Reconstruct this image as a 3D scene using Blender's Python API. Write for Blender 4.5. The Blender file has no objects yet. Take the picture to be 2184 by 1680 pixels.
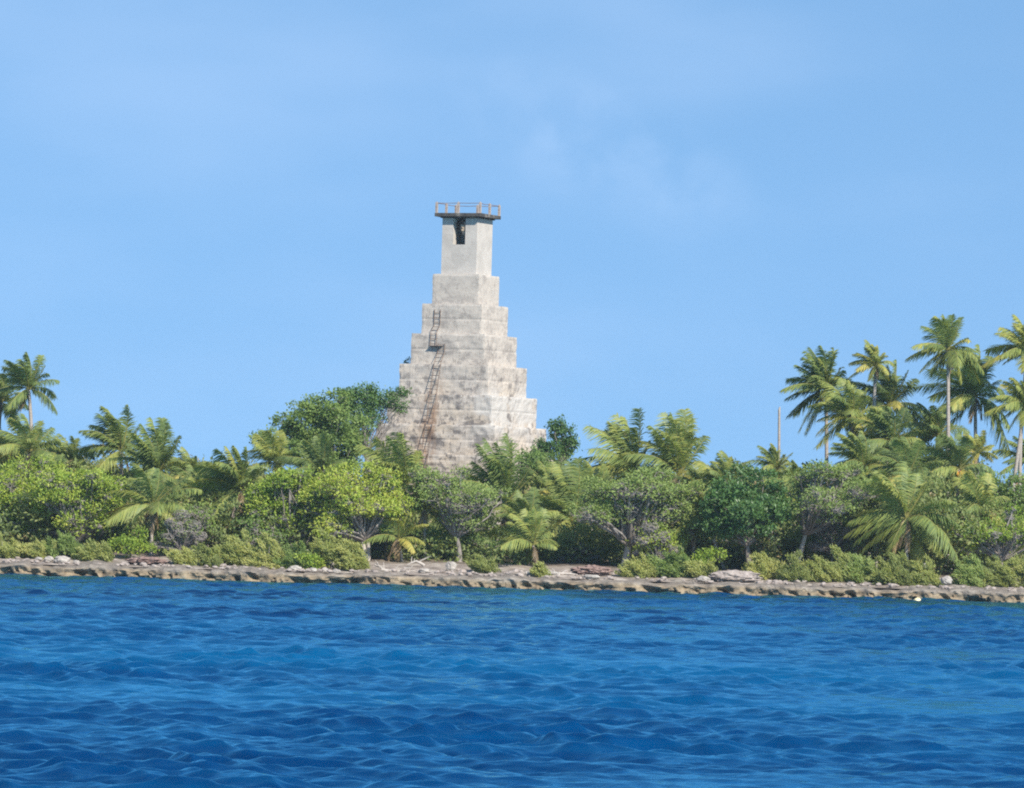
import bpy, math, random
import numpy as np
from mathutils import Matrix, Vector, noise as mnoise

# ------------------------------------------------------------------ camera, sky, sun, exposure
SC = bpy.context.scene
COL = SC.collection
R = math.radians
FPX, CX, CY = 12012.0, 1092.0, 840.0          # focal length and centre, for a 2184x1680 picture
CAM_H = 4.0
cam_data = bpy.data.cameras.new('camera')
cam = bpy.data.objects.new('camera', cam_data)
COL.objects.link(cam)
cam_data.sensor_width = 36.0
cam_data.lens = 36.0 * FPX / 2184.0
cam_data.clip_start = 1.0
cam_data.clip_end = 30000.0
PITCH = math.atan(282.0 / FPX)
CM = Matrix.Translation((0, 0, CAM_H)) @ Matrix.Rotation(R(90) + PITCH, 4, 'X') @ Matrix.Rotation(R(1.6), 4, 'Z')
cam.matrix_world = CM
SC.camera = cam
CR = np.array(CM.to_3x3())
cam_data.dof.use_dof = False

SUN_EL, SUN_AZ = 38.0, 32.0                   # azimuth: degrees to the right of straight behind the camera
sdir = Vector((math.sin(R(SUN_AZ)) * math.cos(R(SUN_EL)), -math.cos(R(SUN_AZ)) * math.cos(R(SUN_EL)), math.sin(R(SUN_EL))))
sl = bpy.data.lights.new('sun', 'SUN')
sl.energy = 5.0
sl.angle = R(0.53)
sl.color = (1.0, 0.925, 0.81)
so = bpy.data.objects.new('sun', sl)
so.rotation_euler = (-sdir).to_track_quat('-Z', 'Y').to_euler()
so.location = (40, -40, 60)
COL.objects.link(so)

W = bpy.data.worlds.new('World')
SC.world = W
W.use_nodes = True
wn, wl = W.node_tree.nodes, W.node_tree.links
bg = wn['Background']
bg.inputs['Strength'].default_value = 0.132
sky = wn.new('ShaderNodeTexSky')
sky.sky_type = 'NISHITA'
sky.sun_disc = False
sky.sun_elevation = R(SUN_EL)
sky.sun_rotation = R(180 - SUN_AZ)
sky.air_density = 1.0
sky.dust_density = 0.0
sky.ozone_density = 2.2
tc = wn.new('ShaderNodeTexCoord')
va = wn.new('ShaderNodeVectorMath'); va.operation = 'ADD'; va.inputs[1].default_value = (0, 0, 0.32)
vn = wn.new('ShaderNodeVectorMath'); vn.operation = 'NORMALIZE'
wl.new(tc.outputs['Generated'], va.inputs[0]); wl.new(va.outputs[0], vn.inputs[0]); wl.new(vn.outputs[0], sky.inputs['Vector'])
# thin high cloud veils
mp = wn.new('ShaderNodeMapping'); mp.inputs['Rotation'].default_value = (0, R(24), 0); mp.inputs['Scale'].default_value = (9, 4, 24)
cn = wn.new('ShaderNodeTexNoise'); cn.inputs['Scale'].default_value = 1.15; cn.inputs['Detail'].default_value = 5; cn.inputs['Roughness'].default_value = 0.45
cr = wn.new('ShaderNodeMapRange'); cr.interpolation_type = 'SMOOTHSTEP'
cr.inputs['From Min'].default_value = 0.44; cr.inputs['From Max'].default_value = 0.80; cr.inputs['To Max'].default_value = 0.11
mx = wn.new('ShaderNodeMix'); mx.data_type = 'RGBA'
mx.inputs['B'].default_value = (5.2, 6.0, 7.4, 1)
wl.new(tc.outputs['Generated'], mp.inputs['Vector']); wl.new(mp.outputs[0], cn.inputs['Vector'])
wl.new(cn.outputs['Fac'], cr.inputs['Value']); wl.new(cr.outputs[0], mx.inputs['Factor'])
def px_dir(px, py):
    d = CR @ np.array([(px - CX) / FPX, -(py - CY) / FPX, -1.0]); return d[0] / d[1], d[2] / d[1]
_a0, _e0 = px_dir(1290, 315); _a1, _e1 = px_dir(1500, 410)
_ang = math.atan2(_e1 - _e0, _a1 - _a0)
sx = wn.new('ShaderNodeSeparateXYZ'); wl.new(tc.outputs['Generated'], sx.inputs[0])
def wm(op, a, b):
    q = wn.new('ShaderNodeMath'); q.operation = op
    for i, v in enumerate((a, b)):
        if isinstance(v, (int, float)): q.inputs[i].default_value = v
        else: wl.new(v, q.inputs[i])
    return q.outputs[0]
_a = wm('SUBTRACT', wm('DIVIDE', sx.outputs['X'], sx.outputs['Y']), _a0); _e = wm('SUBTRACT', wm('DIVIDE', sx.outputs['Z'], sx.outputs['Y']), _e0)
_u = wm('ADD', wm('MULTIPLY', _a, math.cos(_ang)), wm('MULTIPLY', _e, math.sin(_ang)))
_v = wm('SUBTRACT', wm('MULTIPLY', _e, math.cos(_ang)), wm('MULTIPLY', _a, math.sin(_ang)))
_r = wm('ADD', wm('POWER', wm('DIVIDE', _u, 0.034), 2.0), wm('POWER', wm('DIVIDE', _v, 0.013), 2.0))
_w = wn.new('ShaderNodeMapRange'); _w.interpolation_type = 'SMOOTHSTEP'; _w.inputs['From Min'].default_value = 1.0; _w.inputs['From Max'].default_value = 0.0
wl.new(_r, _w.inputs['Value'])
n2 = wn.new('ShaderNodeTexNoise'); n2.inputs['Scale'].default_value = 60; n2.inputs['Detail'].default_value = 5; n2.inputs['Roughness'].default_value = 0.5
wl.new(tc.outputs['Generated'], n2.inputs['Vector'])
_n2 = wn.new('ShaderNodeMapRange'); _n2.interpolation_type = 'SMOOTHSTEP'; _n2.inputs['From Min'].default_value = 0.36; _n2.inputs['From Max'].default_value = 0.66
wl.new(n2.outputs['Fac'], _n2.inputs['Value'])
_wisp = wm('MULTIPLY', wm('MULTIPLY', _w.outputs[0], _n2.outputs[0]), wm('GREATER_THAN', sx.outputs['Y'], 0.0))
_fac = wm('ADD', cr.outputs[0], wm('MULTIPLY', _wisp, 0.11))
wl.new(_fac, mx.inputs['Factor'])
tint = wn.new('ShaderNodeMix'); tint.data_type = 'RGBA'; tint.blend_type = 'MULTIPLY'
tint.inputs['Factor'].default_value = 1.0; tint.inputs['B'].default_value = (0.835, 1.005, 1.02, 1)
wl.new(sky.outputs[0], tint.inputs['A']); wl.new(tint.outputs['Result'], mx.inputs['A']); wl.new(mx.outputs['Result'], bg.inputs['Color'])

vs = SC.view_settings
SC.display_settings.display_device = 'sRGB'
vs.view_transform = 'Standard'; vs.look = 'None'; vs.exposure = 0.60; vs.gamma = 1.0; vs.use_curve_mapping = False
SC.cycles.filter_width = 2.0
SC.cycles.use_denoising = False
SC.cycles.sample_clamp_direct = 5.0
SC.cycles.max_bounces = 8
SC.cycles.transparent_max_bounces = 8

# ------------------------------------------------------------------ helpers
def at(px, py, Y):
    """the real place seen at pixel (px, py) of the 2184x1680 picture at depth Y"""
    d = CR @ np.array([(px - CX) / FPX, -(py - CY) / FPX, -1.0])
    return np.array([0, 0, CAM_H]) + d * (Y / d[1])

def ppm(Y): return FPX / Y
def unit(v):
    v = np.asarray(v, float)
    return v / np.maximum(np.linalg.norm(v, axis=-1, keepdims=True), 1e-9)

def nz(x, y=0.0, z=0.0): return mnoise.noise(Vector((x, y, z)))

def ground_z(x, y):
    d = y - 360.6
    z = float(np.interp(d, [0, 2, 4.5, 8, 14, 30, 60, 400], [0.62, 0.78, 1.05, 1.38, 1.7, 2.0, 2.1, 2.1]))
    if d > 1: z += 0.13 * nz(x * 0.35, y * 0.35) + 0.06 * nz(x * 1.1, y * 1.1)
    return z

class MB:
    """collects quads, builds ONE mesh object"""
    def __init__(s): s.V = []; s.Q = []; s.T = []; s.M = []; s.n = 0
    def add(s, V, Q, tint=0.5, mat=0):
        V = np.asarray(V, float).reshape(-1, 3); Q = np.asarray(Q, int).reshape(-1, 4)
        s.V.append(V); s.Q.append(Q + s.n); s.n += len(V)
        s.T.append(np.broadcast_to(np.asarray(tint, float), (len(V),)) if np.ndim(tint) == 0 else np.asarray(tint, float))
        s.M.append(np.full(len(Q), mat, int))
    def build(s, name, mats, parent=None, origin=None, smooth=False):
        V = np.concatenate(s.V); Q = np.concatenate(s.Q); T = np.concatenate(s.T); M = np.concatenate(s.M)
        if origin is not None: V = V - np.asarray(origin, float)
        me = bpy.data.meshes.new(name)
        me.vertices.add(len(V)); me.vertices.foreach_set('co', V.astype(np.float32).ravel())
        me.loops.add(len(Q) * 4); me.loops.foreach_set('vertex_index', Q.astype(np.int32).ravel())
        me.polygons.add(len(Q)); me.polygons.foreach_set('loop_start', (np.arange(len(Q)) * 4).astype(np.int32))
        if not isinstance(mats, (list, tuple)): mats = [mats]
        for m in mats: me.materials.append(m)
        me.polygons.foreach_set('material_index', M.astype(np.int32))
        me.polygons.foreach_set('use_smooth', np.full(len(Q), smooth, bool))
        a = me.attributes.new('tint', 'FLOAT', 'POINT'); a.data.foreach_set('value', T.astype(np.float32))
        me.update(calc_edges=True); me.validate()
        o = bpy.data.objects.new(name, me); COL.objects.link(o)
        if parent is not None: o.parent = parent
        return o

def tag(o, label=None, cat=None, group=None, kind=None):
    if label: o['label'] = label
    if cat: o['category'] = cat
    if group: o['group'] = group
    if kind: o['kind'] = kind
    return o

def thing(name, label, cat, loc, group=None, rz=0.0):
    o = bpy.data.objects.new(name, None); COL.objects.link(o)
    o.empty_display_size = 0.3
    o.location = Vector(loc); o.rotation_euler = (0, 0, rz)
    return tag(o, label, cat, group)

def tube(mb, P, rad, sides=6, tint=0.5, mat=0):
    P = np.asarray(P, float); n = len(P)
    rad = np.broadcast_to(np.asarray(rad, float), (n,))
    T = unit(np.gradient(P, axis=0))
    ref = np.where(np.abs(T[:, 2:3]) > 0.9, np.array([[1.0, 0, 0]]), np.array([[0, 0, 1.0]]))
    A = unit(np.cross(T, ref)); B = np.cross(T, A)
    an = np.arange(sides) * 2 * math.pi / sides
    ring = P[:, None, :] + rad[:, None, None] * (A[:, None, :] * np.cos(an)[None, :, None] + B[:, None, :] * np.sin(an)[None, :, None])
    V = ring.reshape(-1, 3)
    i, j = np.meshgrid(np.arange(n - 1), np.arange(sides), indexing='ij')
    k = (j + 1) % sides
    Q = np.stack([i * sides + j, i * sides + k, (i + 1) * sides + k, (i + 1) * sides + j], -1).reshape(-1, 4)
    mb.add(V, Q, tint, mat)

def box(mb, lo, hi, tint=0.5, mat=0, M=None):
    x0, y0, z0 = lo; x1, y1, z1 = hi
    V = np.array([[x0, y0, z0], [x1, y0, z0], [x1, y1, z0], [x0, y1, z0], [x0, y0, z1], [x1, y0, z1], [x1, y1, z1], [x0, y1, z1]], float)
    if M is not None: V = V @ np.array(M.to_3x3()).T + np.array(M.translation)
    mb.add(V, [[0, 3, 2, 1], [4, 5, 6, 7], [0, 1, 5, 4], [1, 2, 6, 5], [2, 3, 7, 6], [3, 0, 4, 7]], tint, mat)

def bez(a, b, c, n):
    t = np.linspace(0, 1, n)[:, None]
    return (1 - t) ** 2 * np.asarray(a) + 2 * t * (1 - t) * np.asarray(b) + t * t * np.asarray(c)

def leaves(mb, C, D, N, L, Wd, tint, mat=0, fold=0.15):
    """diamond leaves: base C, direction D, normal N"""
    D = unit(D); S = unit(np.cross(D, N)); U = np.cross(S, D)
    L = np.broadcast_to(np.asarray(L, float), (len(C),))[:, None]; Wd = np.broadcast_to(np.asarray(Wd, float), (len(C),))[:, None]
    m = C + D * L * 0.5
    V = np.stack([C, m + S * Wd * 0.5 + U * Wd * fold, C + D * L - U * L * 0.06, m - S * Wd * 0.5 + U * Wd * fold], 1).reshape(-1, 3)
    Q = np.arange(len(C) * 4).reshape(-1, 4)
    mb.add(V, Q, np.repeat(np.broadcast_to(tint, (len(C),)), 4), mat)

# ------------------------------------------------------------------ materials
def new_mat(name):
    m = bpy.data.materials.new(name); m.use_nodes = True
    return m, m.node_tree.nodes, m.node_tree.links, m.node_tree.nodes['Principled BSDF']

def ramp(nt, stops):
    r = nt.new('ShaderNodeValToRGB')
    e = r.color_ramp.elements
    while len(e) < len(stops): e.new(0.5)
    for el, (p, c) in zip(e, stops): el.position = p; el.color = (*c, 1)
    return r

def leaf_mat(name, stops, trans=0.42, rough=0.5, spec=0.35, isl=0.35):
    m, n, l, p = new_mat(name)
    at_ = n.new('ShaderNodeAttribute'); at_.attribute_name = 'tint'
    g = n.new('ShaderNodeNewGeometry')
    a = n.new('ShaderNodeMath'); a.operation = 'MULTIPLY_ADD'; a.inputs[1].default_value = isl; 
    s = n.new('ShaderNodeMath'); s.operation = 'SUBTRACT'; s.inputs[1].default_value = 0.5
    l.new(g.outputs['Random Per Island'], s.inputs[0]); l.new(s.outputs[0], a.inputs[0]); l.new(at_.outputs['Fac'], a.inputs[2])
    r = ramp(n, stops); l.new(a.outputs[0], r.inputs[0])
    l.new(r.outputs[0], p.inputs['Base Color'])
    p.inputs['Roughness'].default_value = rough; p.inputs['Specular IOR Level'].default_value = spec
    t = n.new('ShaderNodeBsdfTranslucent'); mixc = n.new('ShaderNodeMix'); mixc.data_type = 'RGBA'; mixc.blend_type = 'MULTIPLY'
    mixc.inputs['Factor'].default_value = 1.0; mixc.inputs['B'].default_value = (1.25, 1.2, 0.6, 1)
    l.new(r.outputs[0], mixc.inputs['A']); l.new(mixc.outputs['Result'], t.inputs['Color'])
    mx_ = n.new('ShaderNodeMixShader'); mx_.inputs[0].default_value = trans
    l.new(p.outputs[0], mx_.inputs[1]); l.new(t.outputs[0], mx_.inputs[2])
    l.new(mx_.outputs[0], n['Material Output'].inputs['Surface'])
    return m

def noise_mat(name, stops, scale, detail=6, rough=0.9, bump=0.3, stretch=(1, 1, 1), spec=0.2, dist=0.05):
    m, n, l, p = new_mat(name)
    t = n.new('ShaderNodeTexCoord'); mpp = n.new('ShaderNodeMapping'); mpp.inputs['Scale'].default_value = stretch
    x = n.new('ShaderNodeTexNoise'); x.inputs['Scale'].default_value = scale; x.inputs['Detail'].default_value = detail; x.inputs['Roughness'].default_value = 0.65
    l.new(t.outputs['Object'], mpp.inputs['Vector']); l.new(mpp.outputs[0], x.inputs['Vector'])
    r = ramp(n, stops); l.new(x.outputs['Fac'], r.inputs[0]); l.new(r.outputs[0], p.inputs['Base Color'])
    b = n.new('ShaderNodeBump'); b.inputs['Strength'].default_value = bump; b.inputs['Distance'].default_value = dist
    l.new(x.outputs['Fac'], b.inputs['Height']); l.new(b.outputs[0], p.inputs['Normal'])
    p.inputs['Roughness'].default_value = rough; p.inputs['Specular IOR Level'].default_value = spec
    return m

M_palm = leaf_mat('palm_green', [(0.0, (0.090, 0.134, 0.062)), (0.4, (0.190, 0.263, 0.084)), (0.7, (0.358, 0.392, 0.106)), (1.0, (0.515, 0.448, 0.123))])
M_palmdead = leaf_mat('palm_dry', [(0.0, (0.10, 0.075, 0.05)), (0.5, (0.22, 0.165, 0.105)), (1.0, (0.34, 0.235, 0.11))], trans=0.15)
M_rach = noise_mat('palm_rib', [(0.3, (0.14, 0.15, 0.04)), (0.7, (0.27, 0.24, 0.08))], 3, bump=0.0, rough=0.6)
M_bright = leaf_mat('leaf_lime', [(0.0, (0.134, 0.235, 0.034)), (0.5, (0.325, 0.431, 0.067)), (1.0, (0.515, 0.526, 0.112))])
M_mid = leaf_mat('leaf_mid_green', [(0.0, (0.095, 0.168, 0.050)), (0.5, (0.202, 0.302, 0.081)), (1.0, (0.314, 0.381, 0.112))])
M_dark = leaf_mat('leaf_deep_green', [(0.0, (0.050, 0.112, 0.039)), (0.5, (0.101, 0.202, 0.058)), (1.0, (0.190, 0.291, 0.095))], rough=0.4, spec=0.5)
M_under = leaf_mat('leaf_undergrowth', [(0.0, (0.084, 0.118, 0.056)), (0.4, (0.185, 0.246, 0.084)), (0.75, (0.280, 0.314, 0.106)), (1.0, (0.370, 0.280, 0.157))])
M_olive = leaf_mat('leaf_olive', [(0.0, (0.190, 0.230, 0.084)), (0.5, (0.336, 0.375, 0.118)), (1.0, (0.482, 0.482, 0.179))])
M_grey_leaf = leaf_mat('leaf_grey_green', [(0.0, (0.157, 0.224, 0.067)), (0.5, (0.258, 0.347, 0.101)), (1.0, (0.358, 0.414, 0.146))])
M_white = noise_mat('whitish_bark', [(0.3, (0.26, 0.23, 0.20)), (0.7, (0.48, 0.43, 0.38))], 5, stretch=(1, 1, 0.4), bump=0.5)
M_trunk = noise_mat('palm_trunk_bark', [(0.3, (0.22, 0.19, 0.165)), (0.7, (0.42, 0.38, 0.34))], 4, stretch=(1, 1, 5), bump=0.4)
M_bark = noise_mat('pale_bark', [(0.3, (0.10, 0.088, 0.078)), (0.7, (0.27, 0.235, 0.205))], 5, stretch=(1, 1, 0.4), bump=0.5)
M_twig = noise_mat('grey_dead_wood', [(0.3, (0.13, 0.118, 0.11)), (0.7, (0.29, 0.26, 0.24))], 4, bump=0.2)
M_drift = noise_mat('bleached_driftwood', [(0.3, (0.30, 0.27, 0.24)), (0.7, (0.52, 0.47, 0.42))], 5, bump=0.3)
M_rock = noise_mat('pale_coral_rock', [(0.3, (0.23, 0.205, 0.185)), (0.55, (0.38, 0.35, 0.315)), (0.8, (0.52, 0.485, 0.445))], 2.2, bump=0.6, dist=0.1)
M_redrock = noise_mat('reddish_rubble', [(0.3, (0.13, 0.085, 0.075)), (0.55, (0.27, 0.19, 0.165)), (0.8, (0.40, 0.33, 0.29))], 2.5, bump=0.7, dist=0.1)
M_pinkrock = noise_mat('pinkish_rubble', [(0.3, (0.18, 0.155, 0.14)), (0.5, (0.32, 0.275, 0.25)), (0.8, (0.44, 0.39, 0.35))], 2.5, bump=0.7, dist=0.1)
M_nut = noise_mat('ripe_coconut', [(0.3, (0.40, 0.17, 0.03)), (0.7, (0.60, 0.32, 0.05))], 4, bump=0.1, rough=0.6)

def tower_mat(root, SHAFT_Z):
    m, n, l, p = new_mat('weathered_coral_concrete')
    t = n.new('ShaderNodeTexCoord'); t.object = root
    sep = n.new('ShaderNodeSeparateXYZ'); l.new(t.outputs['Object'], sep.inputs[0])
    def noise(scale, stretch=(1, 1, 1), detail=5, rgh=0.6):
        a = n.new('ShaderNodeMapping'); a.inputs['Scale'].default_value = stretch; l.new(t.outputs['Object'], a.inputs[0])
        b = n.new('ShaderNodeTexNoise'); b.inputs['Scale'].default_value = scale; b.inputs['Detail'].default_value = detail; b.inputs['Roughness'].default_value = rgh
        l.new(a.outputs[0], b.inputs['Vector']); return b.outputs['Fac']
    def mr(v, a, b, lo=0.0, hi=1.0):
        q = n.new('ShaderNodeMapRange'); q.interpolation_type = 'SMOOTHSTEP'
        for k, x in zip(('From Min', 'From Max', 'To Min', 'To Max'), (a, b, lo, hi)): q.inputs[k].default_value = x
        l.new(v, q.inputs['Value']); return q.outputs[0]
    def mul(a, b):
        q = n.new('ShaderNodeMath'); q.operation = 'MULTIPLY'
        for i, x in enumerate((a, b)):
            if isinstance(x, (int, float)): q.inputs[i].default_value = x
            else: l.new(x, q.inputs[i])
        return q.outputs[0]
    def mix(f, a, b):
        q = n.new('ShaderNodeMix'); q.data_type = 'RGBA'
        l.new(f, q.inputs['Factor'])
        for k, x in (('A', a), ('B', b)):
            if isinstance(x, tuple): q.inputs[k].default_value = (*x, 1)
            else: l.new(x, q.inputs[k])
        return q.outputs['Result']
    hgt = sep.outputs['Z']
    low = mr(hgt, 17.0, 9.0)                               # 1 on the older lower courses
    c = mix(low, (0.47, 0.425, 0.375), (0.48, 0.415, 0.34))
    c = mix(mr(noise(0.35, (1, 1, 1.6)), 0.42, 0.62), c, (0.45, 0.41, 0.365))
    c = mix(mul(mr(noise(0.9, (1, 1, 2.2)), 0.50, 0.66), 0.42), c, (0.27, 0.245, 0.225))
    # dark lichen, heavier low down, running down from the ledges
    d1 = mul(mr(noise(0.75, (1, 1, 1.3), 7, 0.7), 0.52, 0.60), mr(hgt, 18.0, 8.5, 0.25, 0.80))
    c = mix(d1, c, (0.115, 0.105, 0.105))
    d2 = mul(mr(noise(2.6, (1, 1, 0.5), 6, 0.75), 0.54, 0.62), mr(hgt, 18.5, 6.5, 0.30, 0.95))
    c = mix(d2, c, (0.13, 0.115, 0.11))
    # whiter patches on part of the side face, at middle height
    wx = mul(mr(sep.outputs['X'], 2.6, 3.3), mul(mr(noise(0.5, (1, 1, 1.5)), 0.40, 0.52), mr(hgt, 8.2, 10.2)))
    wx = mul(wx, mr(hgt, 13.4, 12.0))
    c = mix(wx, c, (0.48, 0.455, 0.42))
    # rust runs under the ladder
    dx = n.new('ShaderNodeMath'); dx.operation = 'SUBTRACT'; l.new(sep.outputs['X'], dx.inputs[0]); dx.inputs[1].default_value = -0.7
    ab = n.new('ShaderNodeMath'); ab.operation = 'ABSOLUTE'; l.new(dx.outputs[0], ab.inputs[0])
    ru = mul(mul(mr(ab.outputs[0], 1.1, 0.25), mr(noise(1.6, (2, 2, 0.35)), 0.38, 0.62)), mul(mr(hgt, 15, 10), mr(sep.outputs['Y'], -2.2, -2.8)))
    c = mix(mul(ru, 0.75), c, (0.28, 0.17, 0.10))
    c = mix(mr(hgt, SHAFT_Z - 0.05, SHAFT_Z + 0.05), c, mix(mr(noise(0.8), 0.4, 0.62), (0.485, 0.45, 0.41), (0.42, 0.39, 0.355)))
    l.new(c, p.inputs['Base Color'])
    p.inputs['Roughness'].default_value = 0.92; p.inputs['Specular IOR Level'].default_value = 0.15
    b = n.new('ShaderNodeBump'); b.inputs['Strength'].default_value = 0.28; b.inputs['Distance'].default_value = 0.10
    l.new(noise(2.2, (1, 1, 1.4), 7, 0.7), b.inputs['Height']); l.new(b.outputs[0], p.inputs['Normal'])
    return m

# ------------------------------------------------------------------ setting: water, ground, rock shelf
def water_height(X, Y, rng):
    H = np.zeros_like(X); DX = np.zeros_like(X); DY = np.zeros_like(X)
    th0 = math.atan2(-0.80, -0.60)
    n = 90
    for i in range(n):
        lam = 0.36 * (14.5) ** ((i + rng.random()) / n)          # 0.36 .. 5.2 m
        k = 2 * math.pi / lam
        th = th0 + rng.normal(0, 0.55)
        slope = 0.046 * (1.0 if lam < 1.2 else (1.2 / lam) ** 0.38)
        a = slope / k * rng.uniform(0.6, 1.4)
        ph = rng.uniform(0, 6.283)
        q = k * (math.cos(th) * X + math.sin(th) * Y) + ph
        fade = np.clip(lam / (Y * 0.0030) - 0.5, 0, 1)
        s, c = np.sin(q), np.cos(q)
        H += a * c * fade
        DX -= 0.8 * a * math.cos(th) * s * fade; DY -= 0.8 * a * math.sin(th) * s * fade
    env = 0.85 + 0.36 * np.sin(X * 0.31 + Y * 0.045 + 1.0 + 1.3 * np.sin(Y * 0.05)) * np.sin(Y * 0.16 - X * 0.09) + 0.34 * np.sin(X * 0.13 - Y * 0.06 + 2.0) * np.sin(Y * 0.071 + X * 0.05 + 0.6)
    return H * env, DX * env, DY * env

def build_water():
    rng = np.random.default_rng(5)
    ys = [66.0]
    while ys[-1] < 366: ys.append(ys[-1] * 1.00095)
    ys = np.array([-600, -100, 0, 40.0] + ys + [420, 600, 1200, 3000, 12000])
    us = np.concatenate([[-30, -3, -0.6, -0.2], np.linspace(-0.125, 0.125, 400), [0.2, 0.6, 3, 30]])
    scale = np.clip(ys, 66, 3000)
    Yg = np.repeat(ys[:, None], len(us), 1); Xg = scale[:, None] * us[None, :]
    H, DX, DY = water_height(Xg, Yg, rng)
    core = ((Yg > 65) & (Yg < 366) & (np.abs(us)[None, :] < 0.13)).astype(float)
    V = np.stack([Xg + DX * core, Yg + DY * core, H * core], -1).reshape(-1, 3)
    nr, ncol = Yg.shape
    i, j = np.meshgrid(np.arange(nr - 1), np.arange(ncol - 1), indexing='ij')
    Q = np.stack([i * ncol + j, i * ncol + j + 1, (i + 1) * ncol + j + 1, (i + 1) * ncol + j], -1).reshape(-1, 4)
    mb = MB(); mb.add(V, Q)
    m, n, l, p = new_mat('lagoon_water')
    t = n.new('ShaderNodeTexCoord')
    a = n.new('ShaderNodeMapping'); a.inputs['Scale'].default_value = (0.011, 0.030, 1); l.new(t.outputs['Object'], a.inputs[0])
    x = n.new('ShaderNodeTexNoise'); x.inputs['Scale'].default_value = 1.0; x.inputs['Detail'].default_value = 7; x.inputs['Roughness'].default_value = 0.62; l.new(a.outputs[0], x.inputs[0])  # lagoon tone patches; fine detail also paints distant wave shading into the colour
    # shoal band of paler water about 130-180 m out
    sp = n.new('ShaderNodeSeparateXYZ'); l.new(t.outputs['Object'], sp.inputs[0])
    mi = n.new('ShaderNodeMapRange'); mi.interpolation_type = 'SMOOTHSTEP'; mi.inputs['From Min'].default_value = 88; mi.inputs['From Max'].default_value = 160
    ma = n.new('ShaderNodeMapRange'); ma.interpolation_type = 'SMOOTHSTEP'; ma.inputs['From Min'].default_value = 225; ma.inputs['From Max'].default_value = 165
    l.new(sp.outputs['Y'], mi.inputs['Value']); l.new(sp.outputs['Y'], ma.inputs['Value'])
    mu = n.new('ShaderNodeMath'); mu.operation = 'MULTIPLY'; l.new(mi.outputs[0], mu.inputs[0]); l.new(ma.outputs[0], mu.inputs[1])
    ad = n.new('ShaderNodeMath'); ad.operation = 'MULTIPLY_ADD'; ad.inputs[1].default_value = 0.20; l.new(mu.outputs[0], ad.inputs[0]); l.new(x.outputs['Fac'], ad.inputs[2])
    r = ramp(n, [(0.36, (0.0003, 0.014, 0.060)), (0.52, (0.0005, 0.031, 0.112)), (0.80, (0.0008, 0.074, 0.195))])
    l.new(ad.outputs[0], r.inputs[0])
    n.remove(p)
    df = n.new('ShaderNodeBsdfDiffuse'); l.new(r.outputs[0], df.inputs['Color'])
    gl = n.new('ShaderNodeBsdfGlossy'); gl.inputs['Roughness'].default_value = 0.065; gl.inputs['Color'].default_value = (0.30, 0.80, 1.0, 1)
    fr = n.new('ShaderNodeFresnel'); fr.inputs['IOR'].default_value = 1.333
    ws = n.new('ShaderNodeMixShader'); l.new(fr.outputs[0], ws.inputs[0]); l.new(df.outputs[0], ws.inputs[1]); l.new(gl.outputs[0], ws.inputs[2])
    l.new(ws.outputs[0], n['Material Output'].inputs['Surface'])
    b1 = n.new('ShaderNodeTexNoise'); b1.inputs['Scale'].default_value = 3.0; b1.inputs['Detail'].default_value = 5; b1.inputs['Roughness'].default_value = 0.6
    a2 = n.new('ShaderNodeMapping'); a2.inputs['Scale'].default_value = (0.8, 1.15, 1); a2.inputs['Rotation'].default_value = (0, 0, R(-30)); l.new(t.outputs['Object'], a2.inputs[0]); l.new(a2.outputs[0], b1.inputs[0])
    b = n.new('ShaderNodeBump'); b.inputs['Strength'].default_value = 1.0; b.inputs['Distance'].default_value = 0.03
    l.new(b1.outputs['Fac'], b.inputs['Height']); [l.new(b.outputs[0], q_.inputs['Normal']) for q_ in (df, gl, fr)]
    o = mb.build('water', m, smooth=True)
    tag(o, 'choppy deep blue lagoon water with small wind waves', 'water', kind='structure')

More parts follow.
